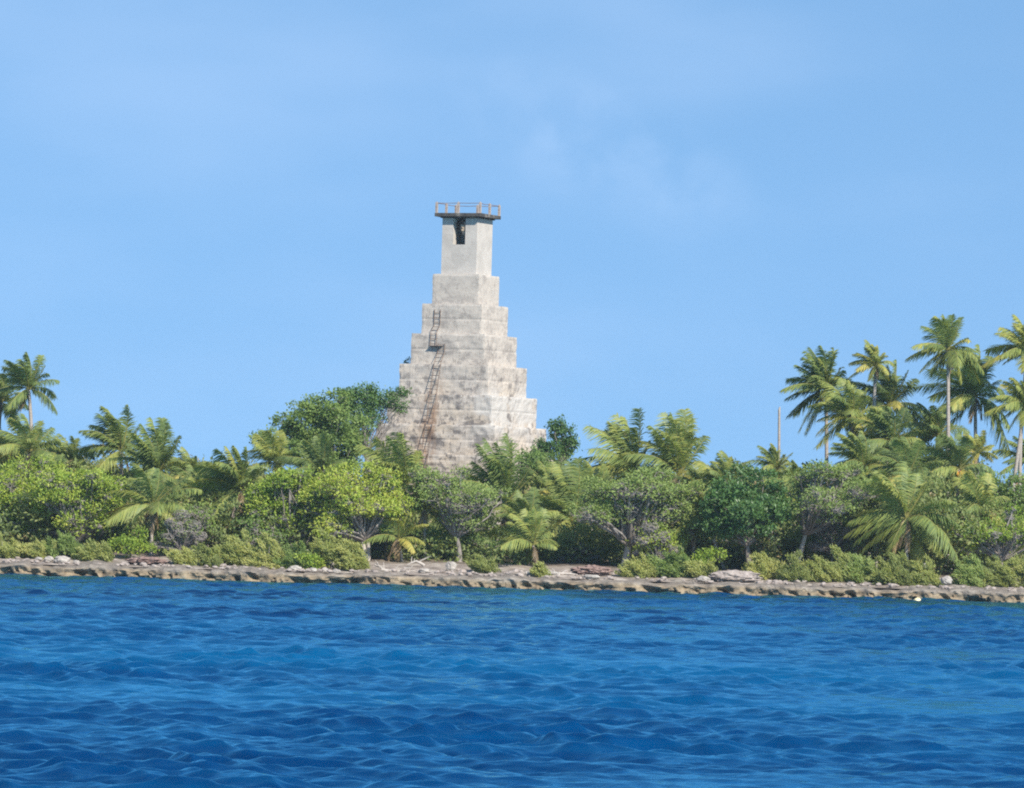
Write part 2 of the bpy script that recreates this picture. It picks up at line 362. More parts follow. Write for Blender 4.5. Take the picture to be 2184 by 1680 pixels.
def build_ground():
    xs = np.concatenate([np.linspace(-1500, -80, 12), np.linspace(-60, 60, 260), np.linspace(80, 1500, 12)])
    ys = np.concatenate([np.linspace(361.6, 382, 60), np.linspace(384, 440, 30), np.linspace(460, 1100, 10)])
    V = np.array([[x, y, ground_z(x, y)] for y in ys for x in xs])
    V[-len(xs):, 2] = -1
    nc = len(xs); i, j = np.meshgrid(np.arange(len(ys) - 1), np.arange(nc - 1), indexing='ij')
    Q = np.stack([i * nc + j, i * nc + j + 1, (i + 1) * nc + j + 1, (i + 1) * nc + j], -1).reshape(-1, 4)
    mb = MB(); mb.add(V, Q)
    m, n, l, p = new_mat('coral_sand_and_litter')
    t = n.new('ShaderNodeTexCoord'); s = n.new('ShaderNodeSeparateXYZ'); l.new(t.outputs['Object'], s.inputs[0])
    x = n.new('ShaderNodeTexNoise'); x.inputs['Scale'].default_value = 0.8; x.inputs['Detail'].default_value = 7; x.inputs['Roughness'].default_value = 0.7
    l.new(t.outputs['Object'], x.inputs[0])
    sand = ramp(n, [(0.30, (0.12, 0.10, 0.085)), (0.48, (0.25, 0.21, 0.18)), (0.60, (0.38, 0.335, 0.29)), (0.8, (0.52, 0.475, 0.42))])
    soil = ramp(n, [(0.35, (0.06, 0.05, 0.038)), (0.55, (0.13, 0.10, 0.075)), (0.75, (0.17, 0.15, 0.07))])
    l.new(x.outputs['Fac'], sand.inputs[0]); l.new(x.outputs['Fac'], soil.inputs[0])
    mr_ = n.new('ShaderNodeMapRange'); mr_.interpolation_type = 'SMOOTHSTEP'; mr_.inputs['From Min'].default_value = 367.5; mr_.inputs['From Max'].default_value = 373
    l.new(s.outputs['Y'], mr_.inputs['Value'])
    q = n.new('ShaderNodeMix'); q.data_type = 'RGBA'; l.new(mr_.outputs[0], q.inputs['Factor']); l.new(sand.outputs[0], q.inputs['A']); l.new(soil.outputs[0], q.inputs['B'])
    l.new(q.outputs['Result'], p.inputs['Base Color']); p.inputs['Roughness'].default_value = 0.95; p.inputs['Specular IOR Level'].default_value = 0.1
    b = n.new('ShaderNodeBump'); b.inputs['Strength'].default_value = 0.7; b.inputs['Distance'].default_value = 0.15; l.new(x.outputs['Fac'], b.inputs['Height']); l.new(b.outputs[0], p.inputs['Normal'])
    tag(mb.build('ground', m, smooth=True), 'pale coral sand and brown leaf litter of the islet', 'ground', kind='structure')

def build_shelf():
    prof = [(-0.1, -0.8), (-0.1, -0.25), (0.0, 0.02), (0.02, 0.14), (0.03, 0.26), (0.02, 0.38), (0.0, 0.48), (0.02, 0.58), (0.10, 0.66), (0.28, 0.71), (0.6, 0.73),
            (1.1, 0.76), (1.7, 0.80), (2.3, 0.86), (3.0, 0.94), (3.6, 0.98), (4.2, 0.75), (4.6, 0.3)]
    xs = np.concatenate([np.linspace(-400, -52, 120), np.linspace(-50, 50, 1300), np.linspace(52, 400, 120)])
    V = []
    for x in xs:
        lowf = 0.8 * nz(x * 0.16, 3.1) + 0.5 * nz(x * 0.5, 7.7) + 0.22 * nz(x * 1.4, 1.7)
        n1 = nz(x * 0.62, 11.3); n2 = nz(x * 1.5, 5.5); n3 = nz(x * 0.21, 21.0)
        topj = -0.06 + 0.17 * nz(x * 0.55, 1.7) + 0.09 * nz(x * 1.9, 2.7) + 0.07 * round(2.5 * nz(x * 0.33, 9.9)) / 1.5
        for k, (y, z) in enumerate(prof):
            fr = max(0.0, 1 - max(0, k - 8) / 4)
            yy = 360.15 + y + lowf * fr
            if 1 <= k <= 6:
                nn = max(0.0, nz(x * 0.55 + z * 0.9, z * 1.2, 11.3) - 0.25 + 0.4 * n3) * 2.4 + max(0.0, nz(x * 1.7 + z * 1.4, z * 2.0, 5.5) - 0.17) * 2.0 + max(0.0, nz(x * 4.0 + z * 2, z * 4.0, 2.5) - 0.22) * 0.9
                yy += min(nn, 1.1) * (0.8, 0.8, 0.8, 0.7, 0.5, 0.3)[k - 1]
            yy += 0.16 * nz(x * 2.1, z * 3.0, y) * fr
            zz = z + (topj if k >= 5 else topj * k / 5 * 0.6) * (1 if z > 0 else 0) + (0.07 * nz(x * 1.3, y * 1.6, 4.0) if k > 6 else 0.02 * nz(x * 3, z * 4))
            V.append((x, yy, zz))
    nc = len(prof); i, j = np.meshgrid(np.arange(len(xs) - 1), np.arange(nc - 1), indexing='ij')
    Q = np.stack([i * nc + j, (i + 1) * nc + j, (i + 1) * nc + j + 1, i * nc + j + 1], -1).reshape(-1, 4)
    mb = MB(); mb.add(V, Q)
    m, n, l, p = new_mat('raised_reef_rock')
    t = n.new('ShaderNodeTexCoord'); s = n.new('ShaderNodeSeparateXYZ'); l.new(t.outputs['Object'], s.inputs[0])
    x = n.new('ShaderNodeTexNoise'); x.inputs['Scale'].default_value = 1.5; x.inputs['Detail'].default_value = 7; x.inputs['Roughness'].default_value = 0.7; l.new(t.outputs['Object'], x.inputs[0])
    gold = ramp(n, [(0.30, (0.085, 0.065, 0.045)), (0.45, (0.20, 0.155, 0.105)), (0.62, (0.32, 0.25, 0.165)), (0.8, (0.39, 0.33, 0.25))])
    grey = ramp(n, [(0.28, (0.10, 0.093, 0.088)), (0.46, (0.19, 0.165, 0.14)), (0.60, (0.265, 0.235, 0.20)), (0.78, (0.36, 0.325, 0.285))])
    l.new(x.outputs['Fac'], gold.inputs[0]); l.new(x.outputs['Fac'], grey.inputs[0])
    x2 = n.new('ShaderNodeTexNoise'); x2.inputs['Scale'].default_value = 0.7; l.new(t.outputs['Object'], x2.inputs[0])
    ad = n.new('ShaderNodeMath'); ad.operation = 'MULTIPLY_ADD'; ad.inputs[1].default_value = 0.5; l.new(x2.outputs['Fac'], ad.inputs[0]); l.new(s.outputs['Z'], ad.inputs[2])
    mr_ = n.new('ShaderNodeMapRange'); mr_.interpolation_type = 'SMOOTHSTEP'; mr_.inputs['From Min'].default_value = 0.58; mr_.inputs['From Max'].default_value = 0.94; l.new(ad.outputs[0], mr_.inputs['Value'])
    q = n.new('ShaderNodeMix'); q.data_type = 'RGBA'; l.new(mr_.outputs[0], q.inputs['Factor']); l.new(gold.outputs[0], q.inputs['A']); l.new(grey.outputs[0], q.inputs['B'])
    l.new(q.outputs['Result'], p.inputs['Base Color']); p.inputs['Roughness'].default_value = 0.95; p.inputs['Specular IOR Level'].default_value = 0.1
    b = n.new('ShaderNodeBump'); b.inputs['Strength'].default_value = 0.9; b.inputs['Distance'].default_value = 0.15; l.new(x.outputs['Fac'], b.inputs['Height']); l.new(b.outputs[0], p.inputs['Normal'])
    tag(mb.build('rock_shelf', m), 'low raised reef shelf with grey top and golden undercut edge', 'rock shelf', kind='structure')

# ------------------------------------------------------------------ lighthouse
TH = R(-23.5)
def build_tower():
    Y = 436.0
    c = at(996, 526, Y)
    gz = ground_z(c[0], Y) - 0.3
    zs = lambda px, py: at(px, py, Y)[2] - gz
    root = thing('lighthouse', 'tall pale stepped stone lighthouse with a railed lookout top, standing above the palms', 'lighthouse', (c[0], Y, gz), rz=TH)
    mat = tower_mat(root, zs(990, 587))
    S = ppm(Y) * 1.316
    lv = [zs(990, y) for y in (587, 651, 715, 780.5, 845, 908.5, 972, 1036, 1100)] + [0.0]
    wd = [w / S for w in (143, 184, 226, 272, 319, 363, 409, 452, 496)]
    sw = 107 / S
    rng = random.Random(3)
    for k in range(9):
        w, z1, z0 = wd[k], lv[k], lv[k + 1]
        inner = (sw if k == 0 else wd[k - 1]) * 0.5 - 0.12
        n = max(12, int(w / 0.16)); h = w / 2
        e = np.linspace(-h, h, n + 1)[:-1]
        per = [(x, -h, 0, -1) for x in e] + [(h, y, 1, 0) for y in e] + [(-x, h, 0, 1) for x in e] + [(-h, -y, -1, 0) for y in e]
        m = len(per)
        nv = 16
        zz = list(np.linspace(z0 - 0.03, z1, nv + 1))
        mid = z0 + (z1 - z0) * 0.5
        rough = 0.010 + 0.007 * k
        rows = []
        for z in zz:
            row = []
            for (x, y, nx, ny) in per:
                corner = (abs(x) > h - 1e-6 and abs(y) > h - 1e-6)
                d = rough * (1.6 * nz(x * 0.9 + 5 * k, y * 0.9, z * 1.3) + 1.1 * nz(x * 2.7, y * 2.7 + 9 * k, z * 3.1))
                if k >= 1: d -= 0.03 * math.exp(-((z - mid) / 0.09) ** 2)
                if z > z1 - 0.02: d -= 0.03 + (0.03 + 0.03 * k / 4) * max(0, nz(x * 1.7, y * 1.7, k))
                px, py = x + nx * d, y + ny * d
                if corner:
                    ch = 0.01 + 0.03 * abs(nz(x, y, z * 2.3)) * (1 + k * 0.25)
                    px -= math.copysign(ch, x); py -= math.copysign(ch, y)
                pz = z + (0.05 * nz(x * 1.3, y * 1.3, 3 + k) if z > z1 - 0.02 else 0)
                row.append((px, py, pz))
            rows.append(row)
        s = inner / h
        rows.append([(x * s, y * s, z1 + 0.01) for (x, y, nx, ny) in per])
        V = np.array(rows).reshape(-1, 3)
        i, j = np.meshgrid(np.arange(len(rows) - 1), np.arange(m), indexing='ij'); kk = (j + 1) % m
        Q = np.stack([i * m + j, i * m + kk, (i + 1) * m + kk, (i + 1) * m + j], -1).reshape(-1, 4)
        mb = MB(); mb.add(V, Q); mb.build('tier', mat, root)
    # shaft with its window opening (front face = local -y)
    zb = lv[0] - 0.02; zt = zs(996, 464); h = sw / 2; th = 0.62
    ox0, ox1 = -h + 0.315 * sw, -h + 0.665 * sw; zo = zs(980, 523)
    mb = MB(); g = h - th
    X4 = (-h, ox0, ox1, h); Z3 = (zb, zo, zt)
    for yy, x4, flip in ((-h, X4, False), (-g, (-g, ox0, ox1, g), True)):
        V = [(x, yy, z) for z in Z3 for x in x4]
        Q = [[r_ * 4 + c_, r_ * 4 + c_ + 1, r_ * 4 + c_ + 5, r_ * 4 + c_ + 4] for r_ in range(2) for c_ in range(3) if not (r_ == 1 and c_ == 1)]
        mb.add(V, [q[::-1] for q in Q] if flip else Q)
    for e, flip in ((h, False), (g, True)):
        V = [(x, y, z) for z in (zb, zt) for x, y in ((e, -e), (e, e), (-e, e), (-e, -e))]
        Q = [[0, 1, 5, 4], [1, 2, 6, 5], [2, 3, 7, 6]]
        mb.add(V, [q[::-1] for q in Q] if flip else Q)
    nj = 8
    for xx, d in ((ox0, 1), (ox1, -1)):
        V = [(xx + (0.04 * nz(z * 2.1, xx * 5, y * 3) if 0 < k_ < nj else 0), y, z) for k_, z in enumerate(np.linspace(zo, zt, nj + 1)) for y in (-h, -g)]
        Q = [[2 * k_, 2 * k_ + 1, 2 * k_ + 3, 2 * k_ + 2] for k_ in range(nj)]
        mb.add(V, [q[::-1] for q in Q] if d > 0 else Q)
    mb.add([(ox0, -h, zo), (ox1, -h, zo), (ox1, -g, zo), (ox0, -g, zo)], [[0, 1, 2, 3]])
    V = [(x * e, y * e, zt) for e in (h, g) for x, y in ((-1, -1), (1, -1), (1, 1), (-1, 1))]
    mb.add(V, [[k_, (k_ + 1) % 4, 4 + (k_ + 1) % 4, 4 + k_] for k_ in range(1, 4)])
    sh = mb.build('shaft', mat, root)
    # broken masonry left hanging in the opening
    mb = MB(); rock_into(mb, (ox1 - 0.20, -h + 0.24, zs(984, 489.5)), (0.32, 0.17, 0.36), 22, 14, 2.2, 0.5, seed=4)
    mb.build('broken_masonry', noise_mat('tan_rubble_masonry', [(0.3, (0.26, 0.19, 0.13)), (0.7, (0.50, 0.41, 0.31))], 3, bump=0.6), root)
    # platform slab
    mb = MB(); hs = h + 0.48; zp = zs(996, 457)
    box(mb, (-hs, -hs, zt - 0.02), (hs, hs, zp)); box(mb, (-h - 0.14, -h - 0.14, zt - 0.12), (h + 0.14, h + 0.14, zt - 0.018))
    slab_m = noise_mat('stained_slab_concrete', [(0.3, (0.035, 0.034, 0.034)), (0.55, (0.085, 0.08, 0.075)), (0.72, (0.30, 0.27, 0.24))], 1.3, bump=0.4)
    pf = mb.build('platform', slab_m, root); mod = pf.modifiers.new('soft', 'BEVEL'); mod.width = 0.03; mod.segments = 2
    post_m = noise_mat('weathered_post', [(0.3, (0.24, 0.19, 0.16)), (0.7, (0.46, 0.40, 0.36))], 3, bump=0.2)
    rail_m = noise_mat('rusty_pipe', [(0.3, (0.13, 0.075, 0.05)), (0.7, (0.26, 0.16, 0.11))], 4, bump=0.2)
    rail = bpy.data.objects.new('railing', None); COL.objects.link(rail); rail.parent = root
    hp = hs - 0.12; zr = zs(996, 434.5)
    pts = [(-hp, -hp), (0, -hp), (hp, -hp), (hp, 0), (hp, hp), (0, hp), (-hp, hp), (-hp, 0)]
    first = None
    for k, (x, y) in enumerate(pts):
        if first is None:
            mb = MB(); box(mb, (-0.082, -0.082, -0.02), (0.082, 0.082, zr - zp)); tube(mb, [(0, 0, zr - zp - 0.002), (0, 0, zr - zp + 0.07)], 0.045, 8)
            first = mb.build('post', post_m, rail); o = first
        else:
            o = first.copy(); COL.objects.link(o); o.parent = rail
        o.location = (x, y, zp); o.rotation_euler = (0, 0, rng.uniform(-0.1, 0.1))
    for k in range(8):
        a, b = pts[k], pts[(k + 1) % 8]
        mb = MB(); tube(mb, [(a[0], a[1], zr - 0.05), ((a[0] + b[0]) / 2, (a[1] + b[1]) / 2, zr - 0.05 - rng.uniform(0, 0.05)), (b[0], b[1], zr - 0.05)], 0.024, 6)
        mb.build('handrail', rail_m, rail)
    # two rusty ladders that climb the front face
    rust_m = noise_mat('rusted_iron', [(0.3, (0.11, 0.078, 0.062)), (0.7, (0.22, 0.155, 0.12))], 5, bump=0.2)
    def ladder(path, u, w, label):
        lad = bpy.data.objects.new('ladder', None); COL.objects.link(lad); lad.parent = root
        path = np.array(path, float)
        for sx in (-1, 1):
            mb = MB(); tube(mb, [(u + sx * w / 2, y, z) for y, z in path], 0.025, 6); mb.build('side_rail', rust_m, lad)
        d = np.concatenate([[0], np.cumsum(np.hypot(*np.diff(path, axis=0).T))])
        r0 = None
        for s in np.arange(0.2, d[-1], 0.38):
            y = np.interp(s, d, path[:, 0]); z = np.interp(s, d, path[:, 1])
            if r0 is None:
                mb = MB(); tube(mb, [(-w / 2, 0, 0), (w / 2, 0, 0)], 0.02, 5); r0 = mb.build('rung', rust_m, lad); o = r0
            else:
                o = r0.copy(); COL.objects.link(o); o.parent = lad
            o.location = (u, y, z)
        return lad
    f = lambda k: -wd[k] / 2 - 0.07
    ladder([(f(8) - 0.1, lv[8] - 0.9), (f(7), lv[7]), (f(6), lv[6] + .1), (f(5), lv[5] + .1), (f(4), lv[4] + .1), (f(3), lv[3] + .1), (f(2) - .02, lv[3] + 1.0), (f(2) - .02, lv[2] - 0.75)], -0.5, 0.56, '')
    ladder([(f(2) - .05, lv[2] - 1.0), (f(2) - .02, lv[2] + 0.05), (f(1), lv[2] + 0.7), (f(1), lv[1] - 0.45)], -1.18, 0.5, '')
    mb = MB(); box(mb, (-1.45, f(2) - 0.25, lv[2] - 0.97), (-0.4, -wd[2] / 2 + 0.05, lv[2] - 0.94)); mb.build('landing', rust_m, root)
    return root, lv, wd

def rock_into(mb, c, r, nu=14, nv=9, freq=1.2, amp=0.3, seed=0, mat=0):
    V = []
    for i in range(nv + 1):
        ph = math.pi * i / nv
        for j in range(nu):
            th = 2 * math.pi * j / nu
            u = Vector((math.sin(ph) * math.cos(th), math.sin(ph) * math.sin(th), math.cos(ph)))
            d = 1 + amp * mnoise.noise(u * freq + Vector((seed * 7.3, 0, seed))) + amp * 0.6 * mnoise.noise(u * freq * 2.6 + Vector((0, seed * 3.1, 0)))
            V.append((c[0] + r[0] * u.x * d, c[1] + r[1] * u.y * d, c[2] + r[2] * u.z * d))
    i, j = np.meshgrid(np.arange(nv), np.arange(nu), indexing='ij'); k = (j + 1) % nu
    mb.add(V, np.stack([i * nu + j, (i + 1) * nu + j, (i + 1) * nu + k, i * nu + k], -1).reshape(-1, 4), 0.5, mat)

# ------------------------------------------------------------------ palms
WIND = np.array([-1.0, 0.15, 0.0])
def frond(mb, H, Cc, T, rng, tint, dry=False, nl=54, droop=0.35):
    P = bez(H, Cc, T, 15)
    seg = np.linalg.norm(np.diff(P, axis=0), axis=1); L = seg.sum()
    tg = unit(np.gradient(P, axis=0))
    tube(mb, P, np.linspace(0.045, 0.010, 15), 4, 0.5, 1)
    s = np.linspace(0.10, 0.995, nl)
    f = s * 14; i0 = np.clip(f.astype(int), 0, 13); fr = (f - i0)[:, None]
    B = P[i0] * (1 - fr) + P[i0 + 1] * fr
    G = unit(tg[i0] * (1 - fr) + tg[i0 + 1] * fr)
    up = np.array([0, 0, 1.0]) + 0.001
    side0 = np.cross(G, up)
    w = np.linalg.norm(side0, axis=1, keepdims=True)
    hz = unit(np.array([[rng.normal(), rng.normal(), 0.0]]))
    side0 = unit(side0 + hz * np.clip(0.5 - w, 0, 1))
    roll = rng.normal(0, 0.35)
    nrm = unit(np.cross(side0, G))
    side0 = side0 * math.cos(roll) + nrm * math.sin(roll)
    ll = 0.30 * L * np.clip(np.sin(math.pi * (0.17 + 0.75 * s)) ** 0.8, 0.18, 1)
    for sg in (-1, 1):
        d = side0 * sg + G * 0.75 + np.array([0, 0, -droop]) + WIND * 0.28 + rng.normal(0, 0.13, (nl, 3))
        if dry: d = side0 * sg * 0.5 + G * 0.8 + np.array([0, 0, -0.9]) + rng.normal(0, 0.25, (nl, 3))
        d = unit(d)
        N = unit(np.cross(d, G)); N = np.where(N[:, 2:3] < 0, -N, N)
        S_ = unit(np.cross(d, N))
        l_ = (ll * rng.uniform(0.8, 1.15, nl))[:, None]
        wdt = np.clip(0.022 * L, 0.038, 0.075)
        m1 = B + d * l_ * 0.45; tp = B + d * l_ + np.array([0, 0, -1.0]) * l_ * 0.24 + WIND * l_ * 0.10
        V = np.stack([B + S_ * wdt * 0.3, B - S_ * wdt * 0.3, m1 + S_ * wdt * 0.5, m1 - S_ * wdt * 0.5, tp + S_ * wdt * 0.1, tp - S_ * wdt * 0.1], 1).reshape(-1, 3)
        b = np.arange(nl)[:, None] * 6
        Q = np.concatenate([b + np.array([[0, 1, 3, 2]]), b + np.array([[2, 3, 5, 4]])])
        tv = np.repeat(np.clip(tint + 0.12 * s, 0, 1), 6)
        mb.add(V, Q, tv, 0)

def palm(label, hub, Y, r, tips=(), n=16, tint=0.4, base=None, dead=1, nuts=0, seed=0, group='coconut palms', kind='coconut_palm', low=-25, fronds_up=0.0):
    rng = np.random.default_rng(1000 + seed)
    H = at(hub[0], hub[1], Y); S = ppm(Y); rm = r / S
    if base is None: bx, by = H[0] + rng.normal(0, 0.5), Y + rng.normal(0, .3)
    else:
        q = at(base[0], base[1], Y - 0.01); bx, by = q[0], Y
    bz = ground_z(bx, by) - 0.15
    root = thing(kind, label, 'palm tree', (bx, by, bz), group)
    O = (bx, by, bz)
    mb = MB()
    hgt = H[2] - bz
    B0 = np.array([bx, by, bz])
    mid = (B0 + H) / 2 + np.array([rng.normal(0, 0.05), 0, 0]) * hgt
    if base is not None: mid = np.array([bx * 0.6 + H[0] * 0.4, by, bz + hgt * 0.55])
    P = bez(B0, mid, H + np.array([0, 0, -0.05]), 26)
    rad = np.linspace(0.155, 0.115, 26); rad[:3] += np.array([0.10, 0.05, 0.02]); rad = rad * (1 + 0.05 * (np.arange(26) % 2))
    tube(mb, P, rad * min(1.0, 0.55 + hgt / 14), 9)
    mb.build('trunk', M_trunk, root, O, smooth=True)
    mb = MB()
    for (tx, ty) in tips:
        T = at(tx, ty, Y + rng.normal(0, 0.22) * rm)
        v = T - H; L = np.linalg.norm(v)
        up = np.array([0, 0, 1.0])
        lift = 0.30 if v[2] < 0.5 * L else 0.12
        Cc = H + v * 0.5 + up * L * lift - WIND * L * 0.10
        frond(mb, H, Cc, T, rng, np.clip(tint - 0.01 + rng.normal(0, 0.12), 0, 1), droop=0.3 if v[2] > 0 else 0.55)
    az0 = rng.uniform(0, 6.28)
    n = n + (7 if Y >= 388 and hub[0] > 1600 else 2)
    for k in range(n):
        az = az0 + k * 2.39996
        el = R(low + (80 - low) * ((k + 0.5) / n) ** 0.8 + rng.normal(0, 6))
        L = rm * rng.uniform(0.88, 1.14) * (0.95 if el > R(40) else 1.0)
        dr = np.array([math.cos(az) * math.cos(el), math.sin(az) * math.cos(el), math.sin(el)])
        T = H + dr * L + np.array([0, 0, -1.0]) * L * 0.28 * math.cos(el) + WIND * L * (0.26 + 0.12 * rng.random()) * (0.5 + 0.5 * max(0, math.sin(el)))
        Cc = H + dr * L * 0.55 + np.array([0, 0, 1.0]) * L * 0.16
        if rng.random() < 0.12 and el < R(15): tt = 0.85
        else: tt = np.clip(tint - 0.02 + rng.normal(0, 0.10) + (0.13 if el < R(5) else 0), 0, 1)
        frond(mb, H, Cc, T, rng, tt, droop=0.5 if el < R(20) else 0.25)
    mb.build('crown', [M_palm, M_rach], root, O)
    for k in range(dead):
        az = rng.uniform(3.3, 6.1)
        dr = np.array([math.cos(az) * 0.45, math.sin(az) * 0.45, -1.0])
        mb = MB(); L = rm * rng.uniform(0.42, 0.6)
        frond(mb, H + np.array([0, 0, -0.12]), H + np.array([dr[0] * 0.6, dr[1] * 0.6, 0.0]) * L, H + dr * L, rng, rng.uniform(0.3, 0.9), dry=True)
        mb.build('dry_frond', [M_palmdead, M_palmdead], root, O)
    for k in range(nuts):
        an = -math.pi / 2 + (k - nuts / 2 + 0.5) * 0.55
        q = H + np.array([0.30 * math.cos(an) + 0.1, 0.30 * math.sin(an), -0.28 - 0.16 * (k % 2)])
        mb = MB(); rock_into(mb, q, (0.13, 0.13, 0.16), 10, 7, 1, 0.05); mb.build('coconut', M_nut, root, O, smooth=True)
    return root

# ------------------------------------------------------------------ broadleaf trees and shrubs
def sprays(mb, c, rad, rng, dens, lsize, tint, spray_r=0.42, nleaf=13, zmin=-0.45, keep=None, wob=0.22, aspect=0.55):
    a, b, h = rad
    area = 4 * math.pi * (((a * b) ** 1.6 + (a * h) ** 1.6 + (b * h) ** 1.6) / 3) ** (1 / 1.6)
    n = max(5, int(dens * 1.2 * area))
    u = unit(rng.normal(size=(n * 2, 3)))
    u = u[(u[:, 2] > zmin) | (rng.random(len(u)) < 0.25)][:n]
    if keep is not None: u = u[np.array([keep(*x) for x in u])] if len(u) else u
    if not len(u): return np.zeros((0, 3))
    fac = np.array([1 + wob * 1.6 * nz(*(x * 1.7 + c * 0.37)) for x in u]) * rng.uniform(0.72, 1.04, len(u))
    pos = c + u * np.array(rad) * fac[:, None]
    m = len(pos) * nleaf
    ui = np.repeat(u, nleaf, 0)
    C = np.repeat(pos, nleaf, 0) + rng.normal(0, spray_r * 0.42, (m, 3)) * np.array([1.15, 1.0, 0.75])
    D = unit(ui * 0.55 + rng.normal(0, 0.75, (m, 3)) + np.array([-0.25, 0, 0.12]))
    N = unit(np.array([0.1, -0.15, 0.75]) + ui * 0.5 + rng.normal(0, 0.45, (m, 3)))
    L = lsize * 0.82 * rng.uniform(0.6, 1.3, m)
    t = np.repeat(np.clip(tint + rng.normal(0, 0.15, len(pos)), 0, 1), nleaf)
    leaves(mb, C, D, N, L, L * aspect, t)
    return pos

def limb(mb, a, b, r0, r1, rng, n=7, sag=0.12, sides=6):
    a = np.asarray(a, float); b = np.asarray(b, float); L = np.linalg.norm(b - a)
    m = (a + b) / 2 + rng.normal(0, sag * L, 3) + np.array([0, 0, 0.1 * L])
    P = bez(a, m, b, n); P[1:-1] += rng.normal(0, 0.02 * L, (n - 2, 3))
    tube(mb, P, np.linspace(r0, r1, n), sides)
    return P

def broadleaf(name, label, clumps, Y, base, mat, tint=0.5, dens=3.0, lsize=0.24, seed=0, r0=0.16, fork=1, group=None, bark=None, cat='tree', spray_r=0.42, nleaf=13, depth=0.8, dead=0, aspect=0.55, keep=None, zmin=-0.45, dz=0.0, lumps=9, split=False):
    rng = np.random.default_rng(5000 + seed); S = ppm(Y)
    q = at(base[0], base[1], Y); bz = ground_z(q[0], Y) - 0.12
    O = (q[0], Y, bz); root = thing(name, label, cat, O, group)
    tb = MB(); fb = MB(); B0 = np.array(O); db = MB() if dead else None
    cs = []
    for cl in clumps:
        cx, cy, rx, ry = cl[:4]; dy = cl[4] if len(cl) > 4 else rng.normal(0, 0.35) * rx / S
        c0 = at(cx, cy, Y + dy); r3 = np.array([rx / S, rx / S * depth, ry / S])
        cs.append((c0, tuple(r3 * 0.57)))
        for q_ in range(lumps):
            u = unit(rng.normal(size=3) * np.array([1, 0.9, 0.9])); k_ = rng.uniform(0.24, 0.46)
            cs.append((c0 + u * r3 * rng.uniform(0.6, 1.18), tuple(np.array([r3[0], r3[1], (r3[0] + 2 * r3[2]) / 3]) * k_ * np.array([1.15, 1.1, 0.9]))))
    mean = sum(c for c, r in cs) / len(cs)
    low = min(c[2] - r[2] for c, r in cs)
    fk = B0 + (mean - B0) * np.array([0.35, 0.35, 0.0]) + np.array([0, 0, max(0.5, (low - bz) * 0.9 if low - bz > 0.6 else (mean[2] - bz) * 0.35)])
    for f in range(fork):
        off = np.array([(f - (fork - 1) / 2) * 0.34, rng.normal(0, 0.1), 0])
        P = bez(B0 + off * 0.5, (B0 + fk) / 2 + np.array([rng.normal(0, 0.15), 0, 0]), fk + off, 7)
        rr = np.linspace(r0 * 1.25, r0 * 0.75, 7); rr[0] *= 1.35
        tube(tb, P, rr / math.sqrt(fork), 8)
    if split: tb.build('trunk', M_white, root, O, smooth=True); tb = MB()
    for c, r in cs:
        limb(tb, fk, c + np.array([0, 0, -0.25 * r[2]]), r0 * (0.5 if dead > 0.8 else 0.36), r0 * 0.12, rng)
        pos = sprays(fb, c, r, rng, dens, lsize, tint, spray_r, nleaf, keep=keep, aspect=aspect, zmin=zmin)
        for p in pos[::8]:
            limb(tb, c + np.array([0, 0, -0.2 * r[2]]) + rng.normal(0, 0.12, 3), p, r0 * 0.17, 0.012, rng, 5, 0.1, 4)
        if dead:                                              # bare grey wood: limb -> branch -> twig
            nl = int(max(1, dead * 5 * (r[0] / max(q_[0] for _, q_ in cs)) ** 2))
            for i in range(nl):
                u = unit(rng.normal(size=3) * np.array([1, 1, 0.7]) + np.array([-0.1, -0.35, dz])); e1 = c + u * np.array(r) * 0.55
                limb(db, fk, e1, r0 * 0.4, 0.05, rng, 6, 0.1, 5)
                for j in range(5):
                    u2 = unit(u * 1.2 + rng.normal(size=3) * 0.75); e2 = c + u2 * np.array(r) * rng.uniform(0.7, 0.95)
                    limb(db, e1, e2, 0.045, 0.024, rng, 5, 0.12, 4)
                    for k in range(6):
                        u3 = unit(u2 * 1.3 + rng.normal(size=3) * 0.6 + np.array([-0.25, 0, 0.15])); e3 = c + u3 * np.array(r) * rng.uniform(0.75, 1.0)
                        limb(db, e2, e3, 0.022, 0.010, rng, 4, 0.1, 3)
    tb.build('limbs' if split else 'trunk', bark or M_bark, root, O, smooth=True)
    if fb.n: fb.build('crown', mat, root, O)
    if dead: db.build('dead_branches', M_twig, root, O)
    return root

